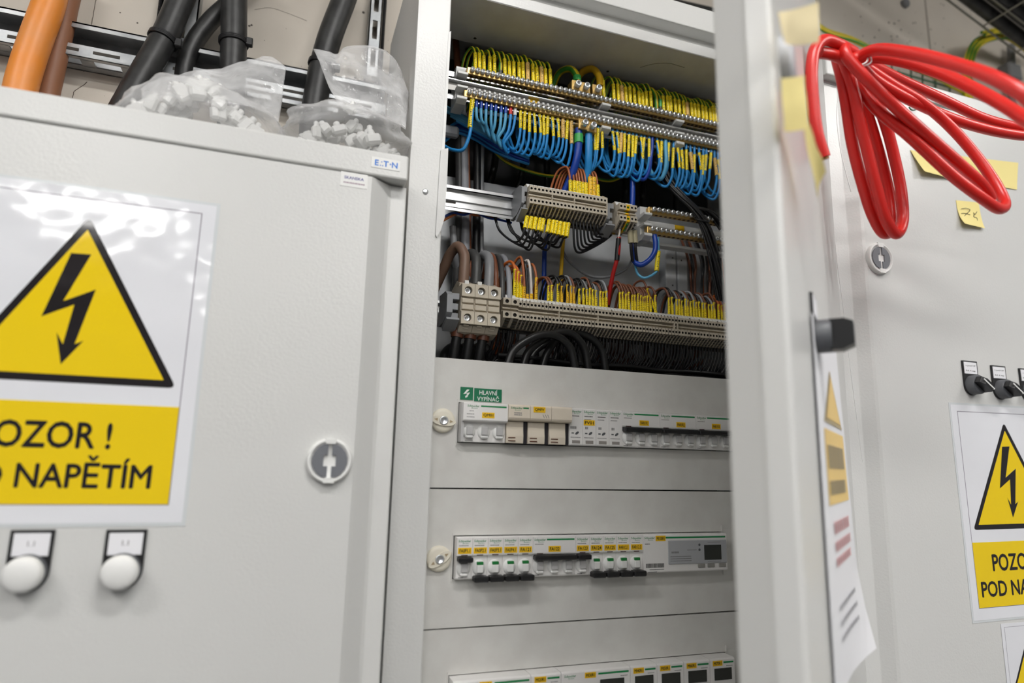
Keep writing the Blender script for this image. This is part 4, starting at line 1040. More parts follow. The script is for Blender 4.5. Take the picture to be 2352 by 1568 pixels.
# ---- middle rail
Z2 = 381.2; Y2 = 24
din_rail('bright metal mounting rail of the middle terminal row', XL1, 276, 64, 375.9)
end_bracket('grey end bracket left of the middle terminal row', 82, Y2, Z2-2, 9)
X2 = 91.5; W2 = 5.45
first = terminal('terminal_block', 'narrow grey terminal block in the middle row', 'terminal', X2, W2, Y2, Z2, group='terminals of the middle row')
terms2 = [first]+[dup(first, (W2*i, 0, 0), 'narrow grey terminal block, %s from the left in the middle row' % nth(i+1)) for i in range(1, 21)]
first['label'] = 'narrow grey terminal block, leftmost in the middle row'
for xx in (6, 12): MB().box(X2+W2*xx-.4, X2+W2*xx+.4, Y2-.6, Y2+8, Z2-5, Z2+5).build('divider', GREYP, terms2[xx])
MB().prism([(Y2+1, Z2-13), (Y2+1, Z2+13), (Y2+14, Z2+21), (Y2+44, Z2+20), (Y2+44, Z2-20), (Y2+14, Z2-22)], 'x', X2+W2*21, X2+W2*21+1.6).build('end_plate', GREYP, label='thin end plate closing the middle terminal row', cat='plate')
end_bracket('grey end bracket between the two middle terminal groups', X2+W2*21+2.5, Y2+4, Z2-4, 14)
xg = P(1412, 480, Y2).x
gt = terminal('terminal_block', 'grey terminal block of the small group beside the brass bars', 'terminal', xg+7.4, 5.6, Y2, Z2-4, group='terminals of the small group')
gt['label'] = 'grey terminal block, leftmost of the small group beside the brass bars'
for dx, lb in ((5.6, 'just left of the yellow earth terminal'), (17, 'just right of the yellow earth terminal'), (22.6, 'rightmost of the small group')): dup(gt, (dx, 0, 0), 'grey terminal block, '+lb)
terminal('earth_terminal', 'green and yellow earth terminal in the small terminal group', 'terminal', xg+18.7, 5.6, Y2+1, Z2-4, m=TAPEY, m2=GREENF)
MB().cbox(xg+19, xg+24, Y2+7, Y2+12, Z2-6, Z2+1, .5).build('green_band', GREENF, bpy.data.objects['earth_terminal'])
# ---- second pair of brass bars
yb = 39; x2 = P(1488, 490, yb).x; zs1, zs2 = P(1500, 483, yb).z, P(1500, 528, yb).z
busbar('short upper brass bar right of the small terminal group', x2+2, 462, yb, zs1, 7.8)
busbar('short lower brass bar right of the small terminal group', x2-1, 462, yb, zs2, 7.8)
t = thing('busbar_support', 'milky plastic support holding the left ends of the short brass bars', 'support', (x2, yb+14, zs2-14))
MB().prism([(yb+6, zs2-15), (yb+34, zs2-15), (yb+34, zs1+7), (yb+8, zs1+7), (yb+9, zs1-5.2), (yb-3, zs1-5.2), (yb-3, zs1-9), (yb+17, zs1-12), (yb+17, zs2+9), (yb-2, zs2+9), (yb-2, zs2+5.3), (yb+10, zs2+5), (yb+10, zs2-6), (yb-2, zs2-6), (yb-2, zs2-10)], 'x', x2-7.5, x2+5.5).build('arm', MILK, t, bevel=.8)
t = thing('support_rail', 'pale cover rail behind the short brass bars', 'rail', (400, yb+30, zs2-18)); MB().box(x2+6, 470, yb+28, yb+31, zs2+4, zs1-4).build('web', MILK, t); MB().box(x2+6, 470, yb+16, yb+31, zs2-15, zs2-11).build('ledge', MILK, t)
p = P(1562, 523, yb+26); MB().cbox(p.x-8, p.x+8, yb+26.5, yb+27.9, p.z-4, p.z+4, .2).build('rail_marker', TAPEY, label='small yellow marker between the short brass bars', cat='marker')
# ---- lower rail
Y3, Z3 = 28, 222.9; W3 = 5.15; X3 = 80.8
din_rail('bright metal mounting rail of the lower terminal row', XL1, 470, 69, 217.7)
end_bracket('grey end bracket left of the three large terminals', -17, 8, 217.7, 16)
BW = 16.8
for i, lb in enumerate(('left', 'middle', 'right')):
    x = .8+BW*i; yf = 11; zc = 220; X0, X1 = x+.2, x+BW-.2; xm = x+BW/2
    t = thing('large_terminal', 'large beige screw terminal, %s one of three' % lb, 'terminal', (xm, yf, zc-25), 'large screw terminals')
    mb = MB()
    for z0, z1 in ((zc+9.3, zc+25), (zc-25, zc-9.3)):
        hole_plate(mb, X0, X1, yf, z0, z1, 4.9, 7.5, 18); mb.box(X0, X1, yf+7.7, yf+15, z0, z1)
        for c in (z0, z1): mb.add([(X0, yf, c), (X1, yf, c), (X1, yf+7.7, c), (X0, yf+7.7, c)], [(0, 1, 2, 3)])
        for a in (X0, X1): mb.add([(a, yf, z0), (a, yf, z1), (a, yf+7.7, z1), (a, yf+7.7, z0)], [(0, 1, 2, 3)])
    mb.box(X0, X1, yf+4, yf+15, zc-9.3, zc+9.3)
    mb.prism([(yf+15, zc-25), (yf+15, zc+25), (yf+13, zc+29), (yf+28, zc+35), (yf+54, zc+28), (yf+54, zc-28), (yf+32, zc-37), (yf+13, zc-33), (yf+5.5, zc-26)], 'x', X0, X1)
    mb.build('housing', [GREYP, GREYP], t)
    MB().cbox(x+1, x+BW-1, yf+1, yf+6, zc+1.3, zc+7, .5).build('cover', GREYP, t); MB().cbox(x+1, x+BW-1, yf+1, yf+6, zc-7, zc-.6, .5).build('cover', GREYP, t)
    for z in (zc+17.2, zc-17.2):
        MB().lathe([(4.6, 6), (4.3, 4.2), (2.6, 3.8), (1.5, 5.2), (.3, 5.6)], (xm, yf, z), 'y', 16).build('terminal_screw', ZINC, t)
    mb = MB()
    for k in range(4): mb.box(x+4.6, x+11.2, yf+5+4.2*k-1, yf+5.6+4.2*k, zc-27-2.4*k, zc-25.5-2.4*k)
    mb.build('grip_ribs', GREYP, t)
    if i < 2: MB().cbox(x+6.5, x+12, yf+12, yf+18, zc+28, zc+33, .5).build('marker_tag', WHITE, t)
mt = terminal('medium_terminal', 'medium grey terminal block beside the large ones', 'terminal', 59.2, 10.6, Y3-2, Z3+1, 13, 2.6, 'medium terminals'); dup(mt, (10.8, 0, 0), 'medium grey terminal block beside the narrow ones')
first = terminal('terminal_block', 'narrow grey terminal block in the long lower row', 'terminal', X3, W3, Y3, Z3, group='terminals of the lower row')
N3 = 71
terms3 = [first]+[dup(first, (W3*i, 0, 0), 'narrow grey terminal block, %s from the left in the long lower row' % nth(i+1)) for i in range(1, N3)]
first['label'] = 'narrow grey terminal block, first beside the medium ones in the lower row'
for i in (11, 22, 45, 46): MB().box(X3+W3*i-.4, X3+W3*i+.5, Y3-.7, Y3+8, Z3-5, Z3+5).build('divider', GREYP, terms3[i])
for i in (1, 2, 3, 6, 7, 8, 9, 12, 14, 16, 18, 20, 21, 26, 29, 32, 35, 36, 37, 38, 39, 40, 41, 42, 43, 44, 45, 46, 50, 53, 56, 59, 62, 65):
    for z in (Z3+9.2, Z3-9.2): MB().box(X3+W3*i-.35, X3+W3*i+.35, Y3-.1, Y3+2, z-4.6, z+4.6).build('bridge_slot', GREYD, terms3[i])

# ================================================================== wires on the terminal rows
def w3(label, group, px, m, hgt, up, dx, r=1.6, sl=SLEEVE, lean=0, name='phase_wire'):
    p = P(px, 690, Y3+12); x = p.x; y = Y3+17; z0 = Z3+12.6+6
    pts = [(x, y, z0-4), (x+lean*.5, y-1, z0+hgt*.5), (x+lean, y-1, z0+hgt), (x+lean+dx*.3, y+6, z0+hgt+up), (x+lean+dx*.8, y+18, z0+hgt+up*.8), (x+lean+dx*1.1, y+30, z0+hgt*.3), (x+lean+dx*1.2, y+40, z0-35), (x+lean+dx, y+46, z0-70)]
    o = tubewire(name, pts, r, m, label, group)
    if sl: sleeve(o, Vector((x, y-.5, z0-2)), Vector((x+lean, y-1, z0+hgt)), r+.32, sl)
    return o
CN = {BROWN.name: 'brown', BROWN2.name: 'light brown', WIREK.name: 'black', GREYW.name: 'grey', LGREYW.name: 'light grey', WHITEW.name: 'white', ORNGW.name: 'orange', GREYK.name: 'dark grey'}
a = [1184, 1191.6, 1198.6, 1206, 1214, 1223, 1233.8]
for i, (px, m, u) in enumerate(zip(a, (ORNGW, ORNGW, BROWN, BROWN2, WIREK, WHITEW, BROWN2), (12, 10, 8, 42, 46, 48, 20))):
    w3('%s wire with %s sleeve, %s in the leftmost group above the lower terminals' % (CN[m.name], 'amber' if i in (3, 4, 5, 6) else 'yellow', nth(i+1)), 'wires of the leftmost group', px, m, (40, 37, 33, 18, 8, 9, 32)[i], u, -12, 1.9, SLEEVEO if i in (3, 4, 5, 6) else SLEEVE)
seq = [BROWN, WIREK, GREYW]
gr = [([1262, 1269.7, 1284.5, 1293.4, 1307, 1314.6, 1322, 1333.7, 1343.9, 1351.8, 1358, 1365.7, 1372.5, 1381.8, 1388.8, 1396], [BROWN, BROWN, WIREK, WIREK, WIREK, GREYW, BROWN, WIREK, WIREK, GREYW, BROWN, WIREK, LGREYW, BROWN, WIREK, LGREYW], 'second'),
      ([1330+q/5.406 for q in (528, 567, 597, 640, 678, 715, 752, 785, 815, 840, 870, 910, 965, 990)], [BROWN]*14, 'third'),
      ([1330+q/5.406 for q in (1135, 1180, 1230, 1265, 1300, 1340, 1370, 1405, 1445, 1480, 1512, 1550, 1585, 1630, 1665, 1700, 1750, 1795, 1830)], [BROWN, WIREK, GREYW, BROWN, WIREK, LGREYW, BROWN, WIREK, LGREYW, BROWN, WIREK, LGREYW, BROWN, WIREK, LGREYW, BROWN, ORNGW, ORNGW, ORNGW], 'rightmost')]
for L, ms, nm_ in gr:
    for i, (px, m) in enumerate(zip(L, ms)):
        amber = nm_ == 'second' and i in (3, 4, 5, 6)
        tilt = nm_ == 'third' and i == 13
        lab = '%s wire with %s sleeve, %s in the %s group above the lower terminals' % (CN[m.name], 'amber' if amber else 'yellow', nth(i+1), nm_)
        if tilt: lab = 'brown wire with a slanting yellow sleeve in the third group above the lower terminals'
        w3(lab, 'wires of the %s group' % nm_, px, m, rr.uniform(23, 28) if not tilt else 36, rr.uniform(11, 16), rr.uniform(-15, -10), 1.6, SLEEVEO if amber else SLEEVE, lean=(-16 if tilt else rr.uniform(-1, 1)))
# thick conductors into the large terminals
def thick(name, label, pts, Ys, r, m, group=None, n=16, cat='wire'):
    Ys = [y-57 if y < 166 else y-74 for y in Ys]                       # bay depths measured from the cover plane
    return MB().tube(spline([P(a, b, y) for (a, b), y in zip(pts, Ys)], 10), r*.94, n).build(name, m, label=label, cat=cat, group=group)
BROWNF = mat('brown_conductor', (124, 98, 82), .5)
thick('supply_conductor', 'thick brown conductor arching into the left large terminal', [(1063, 660), (1066, 620), (1066, 585), (1052, 566), (1036, 580), (1020, 615), (1004, 650), (985, 690)], [90, 92, 98, 106, 116, 128, 140, 150], 7.2, BROWNF)
thick('supply_conductor', 'thick dark grey conductor arching into the middle large terminal', [(1092, 655), (1094, 620), (1092, 590), (1082, 582), (1072, 592), (1066, 620), (1058, 660), (1045, 700)], [92, 96, 104, 114, 126, 138, 150, 160], 6.8, GREYK)
thick('supply_conductor', 'thick light grey conductor arching into the right large terminal', [(1122, 660), (1124, 620), (1122, 592), (1112, 586), (1102, 598), (1095, 625), (1086, 670)], [92, 96, 106, 118, 132, 146, 158], 6.8, GREYW)
thick('feed_wire', 'brown feed wire just right of the large terminals', [(1139, 670), (1138, 620), (1133, 592), (1126, 586), (1118, 600), (1112, 640)], [95, 104, 118, 132, 148, 160], 4.0, BROWN)
thick('feed_wire', 'dark grey feed wire just right of the large terminals', [(1154, 690), (1153, 630), (1148, 598), (1140, 588), (1130, 598), (1118, 630), (1106, 660)], [95, 106, 122, 136, 150, 158, 165], 4.0, GREYK)
thick('feed_wire', 'light grey feed wire just right of the large terminals', [(1170, 690), (1169, 640), (1164, 605), (1156, 590), (1148, 594), (1142, 620)], [95, 108, 124, 138, 150, 160], 4.0, LGREYW)
for i, (a, b) in enumerate(((1052, 1036), (1082, 1068), (1112, 1104))):
    lb = ('left', 'middle', 'right')[i]
    o = thick('supply_conductor', 'thick black conductor with brown collar under the %s large terminal' % lb, [(a, 752+i*4), (a-4, 780), (a-10, 815), (a-16, 850), (a-20, 900)], [92, 92, 94, 98, 104], 6.6, WIREK, 'black conductors under the large terminals')
    p0, p1 = P(a, 757+i*4, 35), P(a-3, 775+i*4, 35); sleeve(o, p0, p1, 7.8, HEATB)
    thick('cable_loop', 'dark cable loop low behind the %s black conductor' % lb, [(a-40, 860), (a-26, 808), (a-4, 796), (a+14, 815), (a+22, 860)], [150]*5, 7, GREYK, 'cable loops low at the left')
for i in range(6):
    a = 1135+i*11
    thick('control_wire', 'thin black wire running down left below the medium terminals, %s from the left' % nth(i+1), [(a, 756+i), (a-1, 775), (a-8, 800), (a-18+i, 818), (1125+i*2, 835), (1120, 870)], [100, 102, 108, 114, 118, 124], 2.0, WIREK, 'black wires below the medium terminals')
for i, (pts, lb) in enumerate((([(1165, 840), (1180, 805), (1210, 782), (1250, 768), (1285, 775), (1310, 800), (1322, 850)], 'the widest, in front'), ([(1200, 845), (1212, 810), (1235, 788), (1275, 765), (1310, 765), (1340, 795), (1352, 855)], 'the second'), ([(1245, 845), (1256, 812), (1280, 780), (1315, 762), (1350, 772), (1380, 800), (1392, 860)], 'the rightmost'), ([(1215, 860), (1225, 815), (1250, 792), (1290, 785), (1325, 800), (1335, 860)], 'the innermost'))):
    thick('black_cable', 'thick black cable arching below the lower terminal row, '+lb, pts, [70+i*14]*len(pts), 5.4 if i < 3 else 4.4, WIREK, 'arching black cables')
for i in range(58):
    x = X3+W3*(i+12.5)*1.0; f = i/57; zt = Z3-12.6-9; y = Y3+20
    if x > 468: break
    pts = [(x, y, zt+3), (x, y+1, zt-12), (x-2, y+6, zt-26), (x-8+rr.uniform(-6, 4), y+16, zt-40-rr.uniform(0, 5)), (x-22, y+30, zt-46-rr.uniform(0, 8)), (x-46, y+40, zt-46)]
    tubewire('control_wire', pts, 1.75, WIREK, 'thin black wire, %s from the left, hanging under the long lower terminal row' % nth(i+1), 'black wires under the lower row', n=6, k=4)
m = MB()
for k in range(9):
    z = Z3-66+rr.uniform(-9, 9); y = 64+rr.uniform(-10, 12); m.tube(spline([(62+62*j, y+rr.uniform(-5, 5), z+rr.uniform(-4, 4)) for j in range(7)], 5), 3.2, 8)
m.build('cable_loom', WIREK, label='dark loom of black wires running along below the lower terminal row', cat='cable loom')
# small devices peeping over the cover panel
for a, b, w, lb in ((1398, 832, 16, 'left pair'), (1412, 836, 12, 'left pair'), (1476, 842, 34, 'middle'), (1556, 848, 16, 'right')):
    p, q = P(a, b, 66), P(a+w, b, 66)
    t = thing('relay', 'beige relay top peeping over the cover panel, %s%s' % (lb, '' if lb != 'left pair' else (', wider one' if w == 16 else ', narrower one')), 'relay', ((p.x+q.x)/2, 85, 100))
    MB().cbox(p.x, q.x, 66, 106, 100, p.z, 1).build('housing', GREYP, t); MB().cbox(p.x+1, q.x-1, 74, 102, p.z, p.z+7, 1).build('clip', BLACKP, t)
# ---- middle row wires
br = [1311, 1320, 1327, 1333, 1340, 1347, 1357, 1365, 1374]
for i, px in enumerate(br):
    p = P(px, 440, Y2+18); x = p.x; z0 = Z2+18; y = Y2+18; amber = i in (6, 7); h = 30 if amber else 20; up = 12 if amber else 22
    o = tubewire('control_wire', [(x, y, z0-5), (x, y, z0+h*.6), (x-1, y, z0+h), (x-4, y+6, z0+h+up), (x-12, y+16, z0+h+up*.9), (x-20, y+26, z0+h*.6), (x-24, y+34, z0-30)], 1.65, BROWN2, 'brown wire with %s sleeve, %s from the left above the middle terminal row' % ('broad amber' if amber else 'yellow', nth(i+1)), 'brown wires of the middle row')
    sleeve(o, Vector((x, y, z0-4)), Vector((x-.8, y, z0+h)), 3.7 if amber else 2.7, SLEEVEO if amber else SLEEVE)
tg = [1206.6, 1217, 1227, 1237.6, 1244.5, 1258, 1267.7, 1275.5, 1284, 1293.6, 1302]
for i, px in enumerate(tg):
    t0, t1 = P(px+4, 497+i*1.6, Y2+14), P(px-1, 524+i*2.0, Y2+10)
    e_ = P(px-22+3*(i % 3), 556+6*(i % 4), Y2+24); f_ = P(px-58-10*(i % 3), 530+i, Y2+44); g_ = P(px-75-8*(i % 3), 485+i*2, Y2+52)
    o = MB().tube(spline([t0+Vector((1, 4, 10)), t0, t1, P(px-8, 545+3*(i % 3), Y2+14), e_, f_, g_], 7), 1.5, 8).build('control_wire', WIREK, label='thin black wire with yellow tag, %s from the left below the middle terminal row' % nth(i+1), cat='wire', group='tagged black wires')
    sleeve(o, t0, t1, 2.9, SLEEVE)
for i in range(8):
    px = 1316+i*8
    MB().tube(spline([P(px, 490+i*2.4, Y2+16), P(px+1, 520+i, Y2+15), P(px+5, 572-5*i, Y2+20), P(px+14, 580-6*i, Y2+26), P(px+(1378-px)*.6+12, 566-3*i, Y2+34), P(1398, 545, Y2+42), P(1414, 526, Y2+50)], 6), 1.6, 8).build('control_wire', WIREK, label='untagged thin black wire, %s from the left below the middle terminal row' % nth(i+1), cat='wire', group='untagged black wires')
# ---- single wires in the middle bay
thick('blue_conductor', 'thick blue conductor hanging behind the tagged wires', [(1300, 470), (1268, 520), (1253, 560), (1250, 610), (1250, 690)], [150, 150, 150, 150, 150], 3.6, DBLUE)
thick('yellow_wire', 'yellow wire hanging beside the thick blue conductor', [(1300, 505), (1295, 540), (1291, 590), (1288, 640), (1286, 690)], [140, 140, 142, 146, 150], 2.9, YELW)
thick('grey_wire', 'slack grey wire looping below the middle terminal row', [(1288, 555), (1298, 588), (1320, 612), (1350, 632), (1385, 637), (1420, 628), (1445, 610), (1455, 585)], [150]*8, 2.2, GREYW)
o = thick('red_wire', 'red wire with black heat-shrink dropping to the lower row', [(1422, 545), (1420, 580), (1416, 600), (1408, 630), (1402, 660), (1396, 700)], [96, 97, 100, 106, 112, 118], 3.1, REDW)
sleeve(o, P(1421, 548, 39), P(1417, 598, 42), 3.7, WIREK)
thick('white_wire', 'thin pinkish wire entering the small terminal group', [(1424, 520), (1423, 535), (1420, 550)], [95, 95, 95], 1.4, WHITEW)
for a in (1447, 1457):
    o = thick('grey_wire', 'black wire with clear sleeve below the small terminal group, %s one' % ('left' if a == 1447 else 'right'), [(a, 528), (a+2, 560), (a+3, 575), (a+6, 600)], [96, 97, 98, 104], 2.4, WIREK, 'clear-sleeved wires')
    sleeve(o, P(a, 530, 39), P(a+2, 558, 40), 4, mat('clear_sleeve', (176, 168, 140), .2))
thick('blue_conductor', 'thick dark blue conductor looping up to the short lower brass bar', [(1503, 540), (1506, 560), (1503, 580), (1490, 598), (1472, 608), (1459, 602), (1454, 585), (1453, 555)], [98, 96, 95, 96, 100, 106, 112, 118], 4.0, DBLUE)
o = thick('neutral_wire', 'light blue wire with long yellow sleeve under the short lower brass bar', [(1511, 545), (1512, 575), (1510, 620), (1500, 630), (1480, 638), (1466, 630), (1458, 605), (1452, 580)], [97, 96, 95, 97, 102, 108, 114, 120], 1.9, LBLUE)
sleeve(o, P(1512, 577, 39), P(1508, 622, 38), 3.3, SLEEVE)
thick('blue_conductor', 'thick dark blue conductor behind the small terminal group', [(1450, 380), (1452, 410), (1453, 440), (1452, 480)], [120, 118, 116, 116], 4.2, DBLUE)
# black looms at the right
for j, (pts, Ys, lb, n_) in enumerate((([(1515, 375), (1535, 415), (1565, 450), (1595, 480), (1620, 520), (1635, 570), (1645, 620), (1656, 690)], [120, 112, 100, 92, 86, 84, 84, 86], 'sweeping in front of the short brass bars', 13), ([(1600, 478), (1625, 482), (1645, 500), (1665, 530)], [96, 92, 90, 90], 'branching off behind the door edge', 7))):
    base = spline([P(a, b, y-57) for (a, b), y in zip(pts, Ys)], 8)
    t = thing('wire_loom', 'loom of shiny black wires '+lb, 'cable loom', base[-1])
    for k in range(n_):
        an = 2*math.pi*k/n_; rad = 7.5*(.35 if k % 3 == 0 else 1)
        L = [q+Vector((math.cos(an+i*.05)*rad, math.sin(an+i*.05)*rad*.8, math.sin(an+i*.05)*rad*.5)) for i, q in enumerate(base)]
        MB().tube(L, 1.8, 7).build('wire', WIREK, t)
    if j == 0:
        q = base[int(len(base)*.52)]
        MB().tube([q+Vector((math.cos(x)*11, math.sin(x)*9, math.sin(x)*6)) for x in [2*math.pi*i/16 for i in range(17)]], 1.6, 6).build('zip_tie', BLACKP, t)
# brown and grey wires at the far right, dark cables at the far left and behind the bars
for i in range(14):
    px = 1588+i*6; m_ = [BROWN, GREYK, BROWN, GREYW, WIREK, ORNGW, GREYK][i % 7]
    thick('riser_wire', nth(i+1)+' riser wire from the left beside the upright profiles, '+{'brown_wire': 'brown', 'dark_grey_wire': 'dark grey', 'grey_wire': 'grey', 'black_wire': 'black', 'orange_wire': 'orange'}[m_.name], [(px-20+rr.uniform(-8, 8), 545), (px+rr.uniform(-6, 6), 600), (px+rr.uniform(-5, 5), 650), (px+rr.uniform(-5, 5), 730)], [172+rr.uniform(-10, 12)]*4, 2.2, m_, 'riser wires at the right', 8)
lft = [((1050, 240), (1055, 400), (1050, 560), (1046, 680), GREYK, 6, 'black'), ((1062, 240), (1066, 420), (1068, 560), (1064, 690), LGREYW, 7, 'light grey'), ((1074, 250), (1076, 430), (1078, 560), (1080, 680), BROWN, 3, 'brown'), ((1096, 300), (1096, 430), (1094, 560), (1094, 680), WIREK, 6, 'wide black'), ((1108, 300), (1106, 440), (1106, 560), (1108, 690), GREYW, 3.4, 'grey')]
for a, b, c, d, m_, r_, lb in lft:
    thick('riser_cable', '%s riser cable at the left side of the wiring bay' % lb, [a, b, c, d], [176, 178, 180, 182], r_, m_)
thick('riser_cable', 'pale grey cable bending behind the brown conductor', [(1040, 520), (1044, 580), (1050, 625), (1062, 645), (1080, 640)], [170, 170, 165, 160, 158], 5, GREYW)
for i, (m_, lb) in enumerate(((ORNGW, 'orange'), (WHITEW, 'white'), (DBLUE, 'dark blue'))):
    thick('signal_wire', '%s signal wire of the twisted trio under the middle rail' % lb, [(1015, 508-i*4), (1040, 495-i*3), (1065, 489+(i-1)*4), (1090, 491+(1-i)*3), (1120, 497+(i-1)*3), (1150, 505), (1175, 512)], [134+3*math.sin(i*2)]*7, 1.6, m_, 'twisted signal wires')
for i in range(7):
    thick('neutral_wire', 'blue wire curving in from the left under the lower bar, %s from the top' % nth(i+1), [(1022, 300+i*4), (1050, 282+i*4), (1090, 290+i*5), (1130, 315+i*5), (1170, 345+i*3), (1215, 365+i*2)], [150+2*(i % 3)]*6, 2, DBLUE if i % 2 else BLUE, 'blue bundle at the left')
p = P(1038, 300, 84); MB().cbox(p.x-14, p.x+10, 80, 92, p.z-9, p.z+7, 3).build('cable_sleeve', LGREYW, label='grey end sleeve of the blue bundle beside the post', cat='sleeve')
thick('earth_wire', 'single green-yellow wire sagging across the dark bay', [(1128, 340), (1160, 370), (1210, 392), (1270, 405), (1330, 400), (1400, 415), (1440, 400)], [165]*7, 2.4, EARTH)
thick('copper_pipe', 'brown insulated conductor with bare copper end at the top left', [(1046, 85), (1050, 140), (1051, 165)], [150, 150, 148], 5, BROWN)
thick('copper_strand', 'bare copper strands above the left support', [(1051, 160), (1053, 176), (1056, 190)], [148, 147, 146], 4, COPPER)
for i in range(9):
    x = 40+i*48+rr.uniform(-8, 8); thick_ = rr.uniform(5, 8)
    MB().tube(spline([(x, 185, 685), (x+rr.uniform(-8, 8), 190, 600), (x+rr.uniform(-10, 10), 192, 500), (x+rr.uniform(-10, 10), 194, 430+rr.uniform(0, 40))], 6), thick_, 10).build('entry_cable', WIREK, label='black cable coming in behind the brass bars, %s from the left' % nth(i+1), cat='cable', group='entry cables behind the bars')

# ================================================================== right cabinet
DR = -60
RC = thing('wall_cabinet', 'grey wall cabinet with rotary switches right of the open one', 'cabinet', (900, 80, ZB))
MB().box(523, 1400, -46, 228, ZB, 634).build('body', PAINT, RC, bevel=2)
MB().box(527, 1400, DR-1, -34, 608, 636).build('canopy', PAINT, RC, bevel=2)
MB().prism([(532, -47), (532, DR+12.6), (534, DR+14), (556, DR+14), (559, DR+12.5), (573, DR+2), (577, DR), (1395, DR), (1395, -47)], 'z', ZB+5, 603).build('door', PAINT, RC, bevel=1.5)
p = P(2022, 593, DR-4); lock(p.x, p.z, DR, RC, 23, .0)
for a, b in ((2209, 827), (2275.5, 838), (2340, 845)):
    p = P(a, b, DR-2); cx, cz = p.x+15.5, p.z-22
    rotary(RC, lambda u, v, d, cx=cx, cz=cz: Vector((cx+u, DR-d, cz+v)), tilt=-.62)
p = P(2183, 922, DR); q = P(2240, 1423, DR)
RSX, RSZ = p.x+105, q.z
def rs(u, v, d): a = .012; return Vector((RSX+u*math.cos(a)-(v-150)*math.sin(a)*1.0, DR-d, RSZ+v+u*math.sin(a)))
warning_sign('large yellow electric warning sign on the right cabinet door', rs, hei=294)
p = P(2300, 1430, DR)
warning_sign('small yellow electric warning sign below the large one at the right edge', lambda u, v, d: Vector((p.x+50+u, DR-d, p.z-150+v)), sc=.5, lam=0)
# paper notes on the right door
def paper(label, quad, Y, curl, m=NOTE, name='sticky_note', cat='paper note', fold=None):
    w = [P(a, b, Y) for a, b in quad]; n = 10; vs = []; mb = MB()
    for th in (0, .35):
        for j in range(n+1):
            for i in range(n+1):
                f, g = i/n, j/n; q = (w[0].lerp(w[1], f)).lerp(w[3].lerp(w[2], f), g)
                lift = curl*(g**3)*(1-.6*f)+(fold*max(0, 1-f*3)*g if fold else 0)+.6
                vs.append(q+Vector((0, -lift+th, 0)))
    K = (n+1)**2; fs = []
    for j in range(n):
        for i in range(n): q = j*(n+1)+i; fs.append((q, q+1, q+n+2, q+n+1)); fs.append((K+q, K+q+n+1, K+q+n+2, K+q+1))
    mb.add(vs, fs, 0, True); return mb.build(name, m, label=label, cat=cat)
o = paper('small square yellow note with handwriting below the red cable loop', [(2195, 460), (2247, 465), (2256, 526), (2203, 518)], DR, 9)
mb = MB()
for pts in ([(2209, 479), (2220, 478), (2228, 482), (2219, 492), (2212, 500), (2213, 506), (2224, 505)], [(2208, 490), (2217, 490), (2228, 493)], [(2236, 488), (2239, 492), (2244, 486)], [(2238, 490), (2237, 498), (2243, 500), (2245, 506), (2241, 509)], [(2241, 510), (2246, 509)]):
    mb.tube(spline([P(a, b, DR-2.2) for a, b in pts], 5), .45, 4)
mb.build('handwriting', INK, o)
o = paper('wide yellow masking strip stuck behind the red cable loops', [(2090, 345), (2338, 374), (2334, 436), (2110, 400)], DR, 2, fold=8, name='tape_strip', cat='tape')
MB().tube(spline([P(a, b, DR-2) for a, b in ((2205, 372), (2222, 376), (2228, 384), (2222, 396))], 5), .4, 4).build('handwriting', mat('orange_ink', (226, 120, 60), .6), o)
for i, pts in enumerate(([(1915, 520), (1925, 620), (1936, 700), (1955, 860), (1981, 1060)], [(1930, 190), (1922, 260), (1930, 340), (1944, 400), (1955, 440)])):  # first path is the cabinet edge's highlight, modelled as a pale tube
    MB().tube(spline([P(a, b, DR-12) for a, b in pts], 8), .35 if i == 0 else .6, 5).build('thin_pale_line', WHITE, label=('pale highlight line modelled along the right cabinet edge' if i == 0 else 'thin white string dangling from the red cable'), cat='string')
MB().tube(spline([P(a, b, DR-4) for a, b in ((2088, 246), (2093, 252), (2102, 252), (2106, 244), (2104, 238))], 6), 1.1, 6).build('wire_hook', GREENW, label='small dark green wire hook on the right cabinet door', cat='hook')

